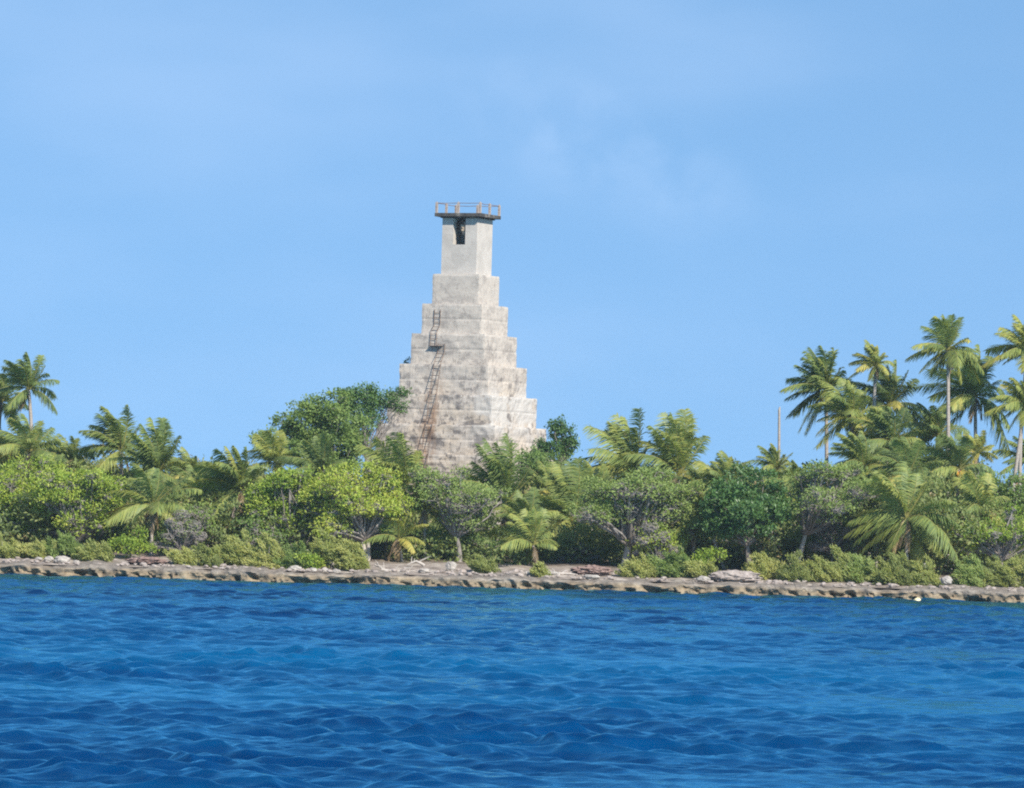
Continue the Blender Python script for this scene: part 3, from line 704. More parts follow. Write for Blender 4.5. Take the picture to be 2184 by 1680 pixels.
def feather_shrub(label, cx, top, rx, Y, seed=0, tint=0.5, mat=None, group='olive shore shrubs', dens=1.0):
    rng = np.random.default_rng(9000 + seed); S = ppm(Y)
    g = at(cx, 1200, Y); gz = ground_z(g[0], Y) - 0.1
    H = at(cx, top - 22, Y)[2] - gz; a = rx / S
    O = np.array([g[0], Y, gz]); root = thing('shrub', label, 'shrub', O, group)
    sb = MB(); fb = MB()
    npl = int(dens * 13 * a * max(H, 0.5)) + 7
    for q in range(npl):
        u = unit(rng.normal(size=3)); u[2] = abs(u[2]) * 0.9
        rr = rng.uniform(0.25, 1.0) ** 0.6
        L = rng.uniform(0.65, 1.25) * min(1.0, 0.45 + 0.4 * H)
        D = unit(u * 0.40 + np.array([-0.5, -0.08, 0.62]) + rng.normal(0, 0.26, 3))
        tipp = O + u * np.array([a, a * 0.75, H * rng.uniform(0.55, 1.18)]) * rr
        P0 = tipp - D * L * 0.8; P0[2] = max(P0[2], gz + 0.05)
        m = int(150 * L); t_ = rng.random(m) ** 0.8
        bend = np.stack([-0.22 * t_ ** 2, 0 * t_, -0.10 * t_ ** 2], 1) * L
        rad_ = (0.20 * L * np.sin(math.pi * np.clip(0.12 + 0.80 * t_, 0, 1)) + 0.02)[:, None]
        C = P0 + D * (L * t_)[:, None] + bend + rng.normal(0, 0.55, (m, 3)) * rad_
        d = unit(D + np.array([-0.2, 0, 0]) + rng.normal(0, 0.42, (m, 3)))
        N = unit(rng.normal(0, 0.6, (m, 3)) + np.array([0.15, -0.4, 0.7]))
        tn = np.clip(tint + rng.normal(0, 0.13) + rng.normal(0, 0.05, m) + 0.2 * (t_ - 0.5), 0, 1)
        leaves(fb, C, d, N, rng.uniform(0.14, 0.28, m), 0.06, tn)
        if q % 2 == 0: limb(sb, O + (P0 - O) * np.array([0.4, 0.4, 0.0]), P0 + D * L * 0.4, 0.028, 0.010, rng, 5, 0.1, 4)
    sb.build('stems', M_twig, root, O); fb.build('foliage', mat or M_olive, root, O)
    return root

build_water(); build_ground(); build_shelf()
tower, LV, WD = build_tower()

# ------------------------------------------------------------------ coconut palms, front to back
P_ = palm
P_('tall coconut palm cut by the left picture edge, its shaggy crown beside another tall palm', (2, 858), 402, 78, [(40, 800), (-20, 790), (45, 850), (30, 905)], 15, 0.30, None, 2, 0, 1)
P_('tall coconut palm at the far left whose crown stands highest on that side', (61, 830), 398, 80, [(58, 752), (88, 758), (20, 770), (126, 812), (122, 878), (14, 812), (10, 880), (96, 782)], 12, 0.34, None, 3, 0, 2)
P_('leafy coconut palm below the two tall left palms, one long frond arching over it', (62, 965), 388, 85, [(8, 938), (88, 898), (112, 912), (128, 942), (20, 990), (130, 985)], 12, 0.42, None, 1, 0, 3)
P_('wind-blown palm behind the lime green canopy, fronds swept left against the sky', (259, 963), 390, 92, [(230, 873), (273, 864), (211, 882), (172, 918), (205, 925), (190, 960), (300, 905), (330, 950), (215, 1000)], 9, 0.42, None, 1, 0, 4)
P_('dense upright palm with fronds brushed left, right of the swept skyline palm', (336, 1008), 384, 98, [(322, 892), (345, 892), (302, 905), (385, 930), (372, 950), (288, 925), (275, 960), (395, 985), (280, 1005), (352, 905)], 8, 0.36, None, 1, 0, 5)
P_('short front palm on a grey trunk, drooping yellow-green fronds over a skirt of dry ones', (326, 1078), 370, 98, [(229, 1112), (258, 1085), (300, 1010), (340, 1000), (430, 1045), (405, 1010), (372, 1110), (395, 1085), (262, 1130)], 7, 0.42, (322, 1188), 4, 0, 6)
P_('low grey-green palm left of the leaning palm, tips on the skyline', (410, 1012), 394, 62, [(385, 978), (430, 985), (362, 1000), (440, 1010)], 10, 0.40, None, 2, 0, 7)
P_('big leaning palm with a broad fan of fronds, left of the lime green trees', (513, 1046), 376, 108, [(483, 953), (526, 954), (443, 985), (408, 1032), (545, 1000), (462, 958), (500, 952), (428, 1012), (440, 1110), (425, 1075), (555, 1015), (470, 1105)], 8, 0.40, (478, 1178), 2, 0, 8)
P_('small palm with one bright upright frond left of the deep green tree', (588, 988), 386, 74, [(596, 918), (604, 922), (540, 940), (548, 925), (570, 918), (535, 975), (640, 970)], 8, 0.55, None, 1, 0, 9)
P_('dark palm with a single upright rib, behind the lime canopies left of the lighthouse', (684, 1012), 384, 88, [(692, 924), (676, 930), (640, 945), (650, 975), (705, 940), (612, 975), (735, 985)], 8, 0.22, None, 1, 0, 10)
P_('palm whose fronds blow left across the lower left steps of the lighthouse', (862, 1047), 382, 118, [(786, 957), (800, 935), (846, 922), (858, 925), (892, 962), (830, 930), (885, 990), (790, 990), (815, 960)], 6, 0.38, None, 1, 0, 11)
P_('low dry palm on a short pale trunk below the lighthouse, with a rusty hanging frond', (849, 1150), 371, 78, [(912, 1118), (905, 1158), (800, 1110), (835, 1085), (870, 1090), (880, 1120), (798, 1150)], 7, 0.55, (858, 1196), 3, 0, 12)
P_('palm in front of the lighthouse right corner with one curved frond standing up', (1079, 1074), 380, 125, [(1082, 926), (1090, 945), (1022, 948), (1036, 938), (1010, 985), (1000, 1015), (1060, 945), (1150, 1055), (1165, 1080), (1128, 1000), (1045, 1000)], 6, 0.36, (1090, 1180), 2, 0, 13)
P_('bushy palm between the curved frond palm and the grey twiggy tree, trunk in deep shade', (1222, 1112), 378, 118, [(1233, 978), (1212, 985), (1250, 1000), (1168, 1010), (1150, 1055), (1298, 1020), (1310, 1060), (1190, 990), (1275, 1000), (1145, 1095)], 8, 0.36, (1222, 1195), 2, 0, 14)
P_('young palm with upright fronds on a thin bare curved trunk at the beach edge', (1137, 1162), 369, 86, [(1140, 1080), (1120, 1085), (1086, 1112), (1190, 1100), (1188, 1168), (1072, 1148), (1160, 1085), (1098, 1172), (1175, 1135)], 5, 0.46, (1147, 1212), 1, 0, 15)
P_('skyline palm right of the lighthouse with a long bent frond reaching far left', (1351, 1012), 392, 122, [(1315, 884), (1332, 890), (1290, 918), (1363, 872), (1258, 958), (1240, 978), (1300, 900), (1388, 940), (1392, 975), (1280, 990)], 8, 0.46, None, 1, 0, 16)
P_('skyline palm with tall upright fronds and one stray frond pointing right', (1447, 1014), 390, 130, [(1418, 880), (1460, 874), (1432, 882), (1506, 930), (1388, 908), (1400, 930), (1470, 890), (1395, 965), (1500, 985), (1442, 895)], 7, 0.44, None, 2, 0, 17)
P_('small low palm with arching yellow fronds under the grey twiggy tree', (1472, 1132), 372, 68, [(1512, 1122), (1448, 1162), (1520, 1138), (1455, 1100), (1425, 1140), (1490, 1095)], 6, 0.55, None, 1, 0, 18)
P_('low palm in the gap of the skyline, left of the bare dead trunk', (1562, 1018), 396, 62, [(1528, 978), (1560, 975), (1590, 985), (1515, 1005), (1605, 1008)], 10, 0.46, None, 1, 0, 19)
P_('rounded palm at the foot of the bare dead trunk', (1656, 1000), 394, 58, [(1650, 950), (1632, 960), (1690, 965), (1700, 990), (1620, 985)], 10, 0.48, None, 1, 0, 20)
P_('grey-green tall palm, leftmost of the right hand grove, fronds hanging left', (1762, 832), 404, 84, [(1728, 742), (1752, 738), (1778, 742), (1698, 778), (1676, 850), (1705, 918), (1692, 885), (1712, 800), (1800, 790), (1720, 925)], 10, 0.34, (1768, 1010), 3, 0, 21)
P_('yellow-tipped palm in front of the grey-green tall palm in the right grove', (1818, 892), 397, 92, [(1742, 952), (1748, 858), (1778, 840), (1812, 812), (1850, 828), (1848, 940), (1890, 900), (1815, 948), (1745, 895), (1880, 870)], 8, 0.52, (1822, 1010), 2, 0, 22)
P_('slim small-crowned yellowish palm on a bare pale trunk in the right grove', (1868, 778), 402, 52, [(1818, 776), (1828, 752), (1850, 735), (1872, 737), (1886, 752), (1852, 812), (1896, 795)], 9, 0.62, (1857, 1000), 2, 0, 23)
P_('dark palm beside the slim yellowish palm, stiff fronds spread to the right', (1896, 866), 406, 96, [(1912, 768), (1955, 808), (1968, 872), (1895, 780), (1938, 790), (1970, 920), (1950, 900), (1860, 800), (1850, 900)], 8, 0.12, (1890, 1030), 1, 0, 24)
P_('tallest palm of all, star-shaped crown on a long straight pale trunk', (2022, 747), 396, 82, [(2012, 671), (2030, 672), (2050, 677), (1994, 690), (1954, 753), (1972, 738), (1962, 792), (2098, 792), (2080, 748), (2064, 720), (2000, 815), (2052, 815), (2085, 765), (1985, 800)], 5, 0.46, (2026, 1030), 3, 0, 25)
P_('broad drooping palm behind and right of the tallest palm', (2080, 846), 404, 108, [(2088, 736), (2110, 760), (1985, 848), (2010, 800), (2132, 810), (2152, 965), (2135, 900), (2015, 925), (2060, 760), (2140, 850), (2000, 880)], 8, 0.34, (2085, 1040), 3, 0, 26)
P_('tall yellow-green palm cut off by the right picture edge, upper one of two', (2192, 752), 400, 78, [(2128, 742), (2140, 775), (2178, 690), (2150, 715), (2135, 760), (2195, 680)], 12, 0.56, None, 2, 0, 27)
P_('leaning palm at the right picture edge with a pale trunk slanting down left', (2186, 866), 392, 70, [(2128, 850), (2135, 895), (2150, 830), (2128, 875), (2150, 920), (2180, 812)], 12, 0.58, (2146, 1040), 2, 0, 28)
P_('low bright yellow palm in the middle of the right grove', (2085, 968), 390, 52, [(2062, 922), (2100, 918), (2120, 950), (2052, 950), (2128, 975), (2098, 930)], 9, 0.74, None, 1, 0, 29)
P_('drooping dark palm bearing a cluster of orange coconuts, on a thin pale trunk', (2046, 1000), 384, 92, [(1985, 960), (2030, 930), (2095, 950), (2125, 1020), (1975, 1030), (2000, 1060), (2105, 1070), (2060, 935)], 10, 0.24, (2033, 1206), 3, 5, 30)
P_('shaggy palm in the shade below the slim yellowish palm', (1905, 945), 394, 92, [(1840, 930), (1880, 880), (1930, 870), (1960, 920), (1850, 980), (1975, 960)], 10, 0.32, None, 2, 0, 31)
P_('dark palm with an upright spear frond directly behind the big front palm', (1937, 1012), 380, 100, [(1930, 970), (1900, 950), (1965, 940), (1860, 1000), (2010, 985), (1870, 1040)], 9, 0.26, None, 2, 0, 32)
P_('big front palm on the right bank, wide star of heavy yellow-green fronds near the ground', (1933, 1106), 369, 122, [(1872, 1012), (1890, 1030), (1931, 985), (1812, 1112), (1830, 1095), (1824, 1156), (1840, 1172), (1893, 1178), (1967, 1196), (1955, 1190), (2042, 1186), (2025, 1150), (2040, 1115), (2036, 1070), (1975, 1035), (2010, 1180), (1955, 1010)], 4, 0.47, (1935, 1205), 3, 0, 33)
P_('half-hidden palm between the far left lime canopy and the skyline', (150, 985), 392, 72, [(120, 930), (165, 935), (105, 955), (200, 960)], 10, 0.36, None, 2, 0, 34)
P_('half-hidden palm at the left edge, peeking over the lime green canopy', (12, 985), 392, 70, [(-10, 930), (30, 935), (50, 960)], 11, 0.36, None, 2, 0, 35)
P_('half-hidden palm under the stray frond palm, behind the grey twiggy tree', (1500, 1050), 386, 72, [(1470, 1000), (1530, 1005), (1550, 1040)], 10, 0.38, None, 2, 0, 36)
P_('half-hidden palm left of the bushy palm, below the lighthouse corner', (1165, 1045), 390, 70, [(1180, 985), (1140, 1010), (1215, 1000)], 9, 0.40, None, 1, 0, 37)
P_('small palm above the round dark green tree, right of the skyline gap', (1700, 1040), 388, 64, [(1690, 985), (1740, 1000), (1655, 1020)], 9, 0.40, None, 1, 0, 38)
P_('feathery palm filling the foot of the broad drooping palm', (2000, 930), 400, 80, [(1975, 870), (1990, 865), (1950, 900), (2040, 905)], 10, 0.36, None, 2, 0, 39)
P_('low palm at the right edge beyond the leaning trunk', (2192, 985), 404, 60, [(2140, 985), (2152, 960), (2150, 1000)], 9, 0.36, None, 1, 0, 40)

P_('low palm between the forked white trunk tree and the twiggy grey tree', (905, 1085), 373, 74, [(880, 1010), (912, 1012), (850, 1045), (955, 1060)], 9, 0.42, None, 2, 0, 41)
P_('palm fronds rising directly behind the young palm on the beach edge', (1125, 1120), 376, 80, [(1105, 1045), (1140, 1040), (1075, 1075), (1190, 1090)], 9, 0.40, None, 1, 0, 42)
P_('palm behind the left side of the spreading grey twiggy tree', (1272, 1062), 383, 80, [(1240, 985), (1290, 990), (1205, 1020), (1330, 1040)], 9, 0.42, None, 2, 0, 43)
P_('palm behind the right side of the spreading grey twiggy tree', (1545, 1035), 384, 74, [(1520, 985), (1560, 975), (1490, 1010), (1600, 1020)], 9, 0.44, None, 1, 0, 44)
P_('palm showing over the flat-topped branchy tree, below the yellow-tipped palm', (1840, 995), 388, 84, [(1800, 930), (1840, 920), (1770, 965), (1890, 960)], 9, 0.40, None, 2, 0, 45)
P_('palm right of the big front palm with fronds hanging over the shrubs', (2090, 1085), 376, 86, [(2060, 1010), (2110, 1010), (2030, 1060), (2150, 1060), (2145, 1110)], 9, 0.46, None, 2, 0, 46)
P_('palm between the far left lime trees, fronds poking through the canopy', (120, 1045), 380, 78, [(90, 975), (130, 970), (65, 1010), (180, 1010)], 9, 0.42, None, 1, 0, 47)
P_('palm in the gap right of the short front palm, under the low grey-green palm', (430, 1060), 378, 80, [(405, 990), (440, 985), (370, 1030), (490, 1030)], 9, 0.42, None, 2, 0, 48)

P_('low palm poking out between the two middle lime green trees', (682, 1105), 374, 70, [(660, 1040), (700, 1035), (630, 1080), (735, 1080), (640, 1140)], 8, 0.45, None, 1, 0, 49)
P_('low palm with arching fronds left of the round deep green tree', (1508, 1095), 372, 66, [(1480, 1035), (1520, 1030), (1455, 1075), (1475, 1140)], 8, 0.48, None, 1, 0, 50)
P_('low palm right of the bare palm trunk bottom, behind the flat-topped branchy tree', (1715, 1090), 380, 74, [(1690, 1020), (1730, 1015), (1660, 1060)], 9, 0.38, None, 2, 0, 51)
P_('low palm in the dark gap left of the big front palm', (1868, 1075), 374, 78, [(1840, 1010), (1885, 1005), (1810, 1050), (1825, 1110)], 8, 0.36, None, 2, 0, 52)

# bare trunk of a dead palm
_b = at(1661, 1010, 398); _t = at(1662, 874, 398); _bz = ground_z(_b[0], 398) - 0.2
_mb = MB(); _P = bez((_b[0], 398, _bz), (_b[0] + 0.05, 398, (_bz + _t[2]) / 2), _t, 24)
tube(_mb, _P, np.linspace(0.13, 0.085, 24) * (1 + 0.05 * (np.arange(24) % 2)), 9)
tube(_mb, [_P[-1] - np.array([0, 0, 0.02]), _P[-1] + np.array([0.03, 0, 0.16]), _P[-1] + np.array([0.06, 0, 0.24])], [0.085, 0.06, 0.012], 9)
tag(_mb.build('dead_palm', M_trunk, None, None, True), 'bare pale dead palm trunk without a crown, standing alone against the sky', 'dead tree')

# ------------------------------------------------------------------ broadleaf trees
B_ = broadleaf
B_('broadleaf_tree', 'wide lime green tree with a dense dome at the far left, grey bare twigs beneath', [(38, 1035, 60, 42), (95, 1015, 55, 38), (70, 1060, 60, 38), (10, 1070, 40, 40), (30, 1110, 50, 26), (90, 1112, 44, 24)], 374, (60, 1180), M_bright, 0.52, 5.0, 0.23, 1, dead=0.5, dz=-1.4, zmin=-0.9)
B_('broadleaf_tree', 'lime green tree joined to the far left dome, over a thicket of grey dead branches', [(165, 1025, 60, 36), (215, 1045, 48, 40), (150, 1070, 60, 34), (110, 1110, 70, 30), (185, 1100, 50, 30), (235, 1085, 36, 30)], 372, (165, 1182), M_bright, 0.5, 4.6, 0.23, 2, dead=0.9, dz=-1.4, zmin=-0.9)
B_('broadleaf_tree', 'lime green tree between the leaning palm and the tree with a forked white trunk', [(590, 1045, 50, 40), (640, 1035, 52, 34), (620, 1075, 66, 38), (575, 1085, 40, 32), (605, 1115, 54, 26), (655, 1110, 46, 28)], 373, (625, 1178), M_bright, 0.42, 5.0, 0.23, 3, dead=0.35, dz=-1.4, zmin=-0.9)
B_('broadleaf_tree', 'yellow-green tree on a forked whitish trunk, left of the lighthouse foot', [(735, 1030, 56, 36), (790, 1035, 52, 36), (760, 1065, 72, 34), (838, 1080, 34, 34), (700, 1085, 46, 36), (825, 1055, 34, 30), (720, 1115, 40, 26), (815, 1108, 34, 24)], 371, (781, 1192), M_bright, 0.66, 4.6, 0.23, 4, r0=0.2, fork=2, dead=0.4, dz=-1.4, split=True, zmin=-0.9)
B_('broadleaf_tree', 'tall dense green tree hugging the left side of the lighthouse, lighter left one of two', [(640, 885, 52, 46), (688, 880, 52, 44), (650, 940, 58, 54), (712, 925, 58, 52), (742, 965, 34, 46), (695, 985, 68, 38), (618, 912, 30, 30), (572, 945, 36, 32), (728, 990, 38, 30), (685, 930, 68, 52)], 419, (690, 1180), M_mid, 0.48, 4.2, 0.28, 5, r0=0.13, bark=M_twig, lumps=6)
B_('broadleaf_tree', 'rounded darker tree behind it, its branches touching the lighthouse steps', [(745, 860, 40, 32), (785, 850, 44, 26), (770, 880, 50, 34), (818, 858, 28, 26), (850, 840, 15, 12), (856, 866, 18, 10), (725, 872, 32, 26), (792, 886, 26, 28), (748, 920, 32, 42), (715, 890, 32, 32)], 425, (775, 1180), M_dark, 0.6, 4.2, 0.26, 6, r0=0.12, bark=M_twig, lumps=5)
B_('broadleaf_tree', 'twiggy grey tree with a thin green cap on a dark trunk before the lighthouse', [(960, 1030, 62, 26), (1030, 1055, 52, 36), (985, 1075, 85, 50), (925, 1060, 45, 40)], 372, (979, 1213), M_grey_leaf, 0.5, 4.2, 0.22, 7, r0=0.17, dead=0.85, bark=M_twig, keep=lambda x, y, z: z > 0.05 + 0.45 * nz(x * 2, y * 2, z * 2) or nz(x * 3, y * 3, z * 3 + 5) > -0.02, dz=-0.5, lumps=7)
B_('bush', 'dark glossy green mound tight against the right foot of the lighthouse', [(1110, 995, 34, 28), (1150, 992, 40, 26), (1190, 1005, 38, 26), (1140, 1030, 60, 30)], 408, (1150, 1180), M_mid, 0.34, 3.2, 0.26, 8, cat='bush')
B_('broadleaf_tree', 'small upright tree alone against the sky right of the lighthouse', [(1194, 915, 16, 22), (1202, 940, 22, 26), (1188, 955, 20, 18), (1214, 950, 12, 14)], 425, (1193, 1180), M_dark, 0.42, 3.6, 0.28, 9, spray_r=0.34)
B_('bush', 'little dark bush squeezed between the lighthouse and the small upright tree', [(1160, 955, 13, 18), (1156, 970, 14, 14)], 424, (1158, 1180), M_dark, 0.4, 3.6, 0.26, 10, cat='bush', spray_r=0.3)
B_('broadleaf_tree', 'spreading grey twiggy tree with sheets of fresh green, on a thick leaning white trunk', [(1300, 1045, 60, 28), (1375, 1030, 62, 26), (1445, 1055, 55, 34), (1330, 1085, 85, 48), (1420, 1095, 80, 48), (1275, 1085, 42, 44)], 371, (1332, 1210), M_grey_leaf, 0.5, 4.2, 0.24, 11, r0=0.27, dead=0.85, keep=lambda x, y, z: z > 0.05 + 0.45 * nz(x * 2, y * 2, z * 2) or nz(x * 3, y * 3, z * 3 + 5) > -0.02, dz=-0.5, split=True, lumps=7)
B_('broadleaf_tree', 'round deep green tree with glossy leaf rosettes, right of the spreading grey tree', [(1545, 1060, 50, 40), (1600, 1055, 55, 40), (1580, 1100, 72, 46), (1630, 1095, 40, 46), (1535, 1105, 42, 38)], 370, (1600, 1205), M_dark, 0.5, 3.6, 0.30, 12, r0=0.18, spray_r=0.36, nleaf=16)
B_('broadleaf_tree', 'flat-topped grey branchy tree with a thin olive cap, on a slanting white trunk', [(1785, 1015, 62, 26), (1725, 1035, 50, 30), (1830, 1045, 46, 30), (1765, 1070, 85, 44), (1710, 1085, 40, 44)], 372, (1692, 1212), M_grey_leaf, 0.42, 4.2, 0.22, 13, r0=0.17, dead=0.85, keep=lambda x, y, z: z > 0.05 + 0.45 * nz(x * 2, y * 2, z * 2) or nz(x * 3, y * 3, z * 3 + 5) > -0.02, dz=-0.5, split=True, lumps=7)
B_('broadleaf_tree', 'leafy green tree at the right picture edge beneath the leaning palm', [(2120, 1055, 46, 34), (2165, 1040, 46, 34), (2150, 1085, 56, 40), (2195, 1075, 34, 46)], 380, (2150, 1190), M_mid, 0.5, 2.8, 0.26, 14)
B_('bush', 'bright green low bush at the right edge below the leafy green tree', [(2130, 1135, 52, 34), (2180, 1125, 40, 36), (2080, 1145, 36, 30)], 371, (2140, 1200), M_bright, 0.32, 2.8, 0.24, 15, cat='bush', dead=0.4)
B_('bush', 'small vivid green bush right beside the trunk of the short front palm', [(262, 1158, 28, 18), (292, 1152, 24, 20), (278, 1165, 36, 16)], 367, (280, 1190), M_bright, 0.36, 4.0, 0.20, 16, cat='bush', spray_r=0.3, r0=0.05)
B_('bush', 'small vivid green bush in the shade left of the round deep green tree', [(1510, 1186, 28, 18), (1490, 1192, 18, 12)], 367, (1508, 1212), M_bright, 0.34, 4.0, 0.20, 17, cat='bush', spray_r=0.3, r0=0.05)
B_('bush', 'dead grey bush of bare twigs between the short front palm and the leaning palm', [(385, 1130, 42, 34), (370, 1150, 40, 24)], 368, (385, 1192), M_grey_leaf, 0.3, 0.25, 0.16, 18, r0=0.08, dead=1.8, cat='bush', bark=M_twig)
B_('bush', 'low green bush with big pale leaves by the white stones on the left bank', [(655, 1205, 20, 18), (670, 1198, 16, 14)], 363, (660, 1222), M_bright, 0.45, 4.0, 0.22, 19, cat='bush', spray_r=0.28, r0=0.04)
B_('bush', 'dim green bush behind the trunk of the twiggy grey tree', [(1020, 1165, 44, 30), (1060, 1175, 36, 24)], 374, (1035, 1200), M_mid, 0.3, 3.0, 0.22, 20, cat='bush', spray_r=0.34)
B_('bush', 'tiny dark plant rooted on a left step of the lighthouse', [(876, 770, 7, 8), (870, 774, 6, 5)], 436, (876, 1100), M_dark, 0.3, 9.0, 0.16, 21, cat='bush', spray_r=0.16, r0=0.03) if False else None

B_('bush', 'green bush in the shade right of the leaning palm, behind the olive shrubs', [(545, 1135, 40, 30), (590, 1145, 36, 24)], 372, (565, 1195), M_mid, 0.4, 3.4, 0.24, 31, cat='bush', r0=0.06, dead=0.5)
B_('bush', 'brown twiggy thicket left of the low dry palm below the lighthouse', [(815, 1150, 34, 32), (840, 1120, 26, 26)], 374, (820, 1196), M_grey_leaf, 0.3, 1.0, 0.2, 32, cat='bush', r0=0.06, dead=1.4, bark=M_twig)
B_('bush', 'green bush between the low dry palm and the twiggy grey tree trunk', [(920, 1150, 36, 34), (945, 1175, 30, 20)], 374, (928, 1202), M_mid, 0.42, 3.2, 0.24, 33, cat='bush', r0=0.06)
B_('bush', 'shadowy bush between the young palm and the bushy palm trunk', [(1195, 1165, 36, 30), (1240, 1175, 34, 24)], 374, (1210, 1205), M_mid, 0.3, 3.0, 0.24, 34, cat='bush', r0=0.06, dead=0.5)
B_('bush', 'twiggy bush with yellowing leaves right of the thick leaning white trunk', [(1390, 1150, 44, 34), (1420, 1165, 34, 26)], 369, (1398, 1210), M_bright, 0.55, 1.6, 0.22, 35, cat='bush', r0=0.06, dead=1.0)
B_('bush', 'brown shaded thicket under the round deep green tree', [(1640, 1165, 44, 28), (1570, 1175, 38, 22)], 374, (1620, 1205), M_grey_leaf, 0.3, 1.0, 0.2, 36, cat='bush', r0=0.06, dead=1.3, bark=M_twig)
B_('bush', 'grey bare thicket under the flat-topped branchy tree', [(1760, 1130, 52, 34), (1810, 1140, 40, 32)], 374, (1770, 1205), M_grey_leaf, 0.3, 0.6, 0.2, 37, cat='bush', r0=0.07, dead=1.5, bark=M_twig)
B_('bush', 'green bush filling the gap right of the thin coconut palm trunk', [(2075, 1100, 34, 40), (2065, 1140, 36, 34)], 376, (2070, 1195), M_mid, 0.5, 3.0, 0.24, 38, cat='bush', r0=0.07)
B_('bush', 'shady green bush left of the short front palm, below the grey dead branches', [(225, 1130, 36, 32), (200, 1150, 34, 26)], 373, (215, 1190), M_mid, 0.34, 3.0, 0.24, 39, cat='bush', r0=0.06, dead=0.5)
B_('bush', 'pale green bush left of the big leaning palm, behind the dead grey bush', [(430, 1105, 40, 34), (450, 1135, 36, 30)], 374, (440, 1192), M_mid, 0.62, 2.8, 0.24, 40, cat='bush', r0=0.06, dead=0.6)

def ledge_plant():
    c = at(872, 772, 435.6); O = tuple(c - np.array([0, 0, 0.3])); rng = np.random.default_rng(77)
    root = thing('ledge_plant', 'tiny dark plant rooted on a high left step of the lighthouse', 'plant', O)
    tb = MB(); tube(tb, [O, c, c + np.array([-0.1, 0, 0.2])], [0.03, 0.02, 0.008], 5); fb = MB()
    sprays(fb, c, (0.26, 0.24, 0.28), rng, 14, 0.16, 0.3, 0.14, 10)
    tb.build('stems', M_twig, root, O); fb.build('foliage', M_dark, root, O)
ledge_plant()

# ------------------------------------------------------------------ olive shrubs along the bank
SHR = [
 (16, 1146, 48, 365.2, 'olive shrub at the left picture edge above the shelf'), (78, 1152, 46, 364.8, 'olive shrub directly behind the pair of big white stones'),
 (140, 1146, 50, 365.2, 'tall olive shrub just right of the big white stones'), (205, 1160, 44, 364.2, 'brownish olive shrub ending at the left patch of red rubble'),
 (388, 1176, 36, 363.6, 'small olive shrub beside the right end of the red rubble patch'), (440, 1168, 46, 363.8, 'olive shrub in front of the leaning palm'),
 (505, 1146, 56, 364.6, 'large feathery olive shrub right of the leaning palm trunk'), (575, 1158, 48, 363.8, 'olive shrub below the middle lime green tree'),
 (635, 1160, 44, 363.6, 'olive shrub behind the low bush with big pale leaves'), (706, 1132, 60, 364.4, 'tallest olive shrub, left of the forked white trunk'),
 (755, 1172, 36, 363.4, 'last olive shrub before the open stony beach'),
 (1038, 1196, 30, 364.2, 'lone olive tuft on the open beach right of the twiggy tree trunk'), (1152, 1214, 15, 362.8, 'tiny yellowish tuft on the beach under the young palm'),
 (1368, 1198, 42, 364.0, 'olive shrub right of the thick leaning white trunk'), (1432, 1180, 52, 364.6, 'wind-combed olive shrub in front of the small low palm'),
 (1492, 1192, 44, 364.0, 'olive shrub left of the pinkish rubble mound'), (1632, 1188, 44, 365.4, 'olive shrub behind the pinkish rubble mound'),
 (1700, 1202, 42, 364.0, 'olive shrub at the foot of the slanting white trunk'), (1768, 1184, 54, 364.6, 'olive shrub below the flat-topped branchy tree'),
 (1842, 1178, 54, 364.6, 'olive shrub left of the big front palm'), (1905, 1186, 50, 364.0, 'olive shrub in front of the big front palm trunk'),
 (1965, 1196, 42, 363.8, 'olive shrub under the right fronds of the big front palm'), (2072, 1196, 40, 364.0, 'olive shrub right of the last white stone on the bank'),
 (2128, 1188, 46, 364.2, 'olive shrub in front of the bright green low bush'), (2180, 1184, 44, 364.4, 'olive shrub cut by the right picture edge')]
for i, (cx, top, rx, Y, lab) in enumerate(SHR):
    feather_shrub(lab, cx, top + 8 * math.sin(i * 1.7), rx * (1.0 + 0.12 * math.sin(i * 2.9)), Y, i, 0.5 + 0.26 * math.sin(i * 2.1), dens=0.95 + 0.25 * math.sin(i * 3.3), mat=M_grey_leaf if i in (2, 8, 14, 19, 22) else None)

# ------------------------------------------------------------------ undergrowth: one dark leafy mass behind the front trees
def undergrowth():
    rng = np.random.default_rng(31); mb = MB()
    sky_x = [-80, 0, 100, 170, 300, 430, 480, 560, 640, 780, 1080, 1180, 1280, 1380, 1500, 1560, 1640, 1700, 1760, 1830, 1900, 2000, 2060, 2110, 2150, 2300]
    sky_y = [935, 935, 945, 975, 1000, 1000, 990, 1000, 1010, 1060, 1060, 1010, 1010, 1000, 1020, 1005, 1005, 1030, 1010, 985, 955, 955, 975, 1040, 1045, 1040]
    for Y, off, y1, step in ((373.6, 118, 1205, 62), (377, 80, 1215, 54), (389, 36, 1180, 56), (402, 2, 1180, 58), (416, 14, 1190, 60)):
        for px in np.arange(-90, 2280, step):
            x = px + rng.normal(0, 12); top = np.interp(x, sky_x, sky_y) + off + rng.normal(0, 8)
            if Y > 400 and 770 < x < 1190: continue
            y = top + 26
            while y < y1:
                ry = 36 + rng.random() * 14
                YY = Y + rng.normal(0, 1.5)
                sprays(mb, at(x + rng.normal(0, 12), y, YY), (46 / ppm(YY), 46 / ppm(YY), ry / ppm(YY)), rng, 1.9, 0.36, 0.30 + 0.40 * rng.random(), 0.5, 11)
                y += 52
    tag(mb.build('undergrowth', M_under), 'tangled shaded undergrowth filling the gaps behind the palms', 'undergrowth', kind='stuff')
undergrowth()

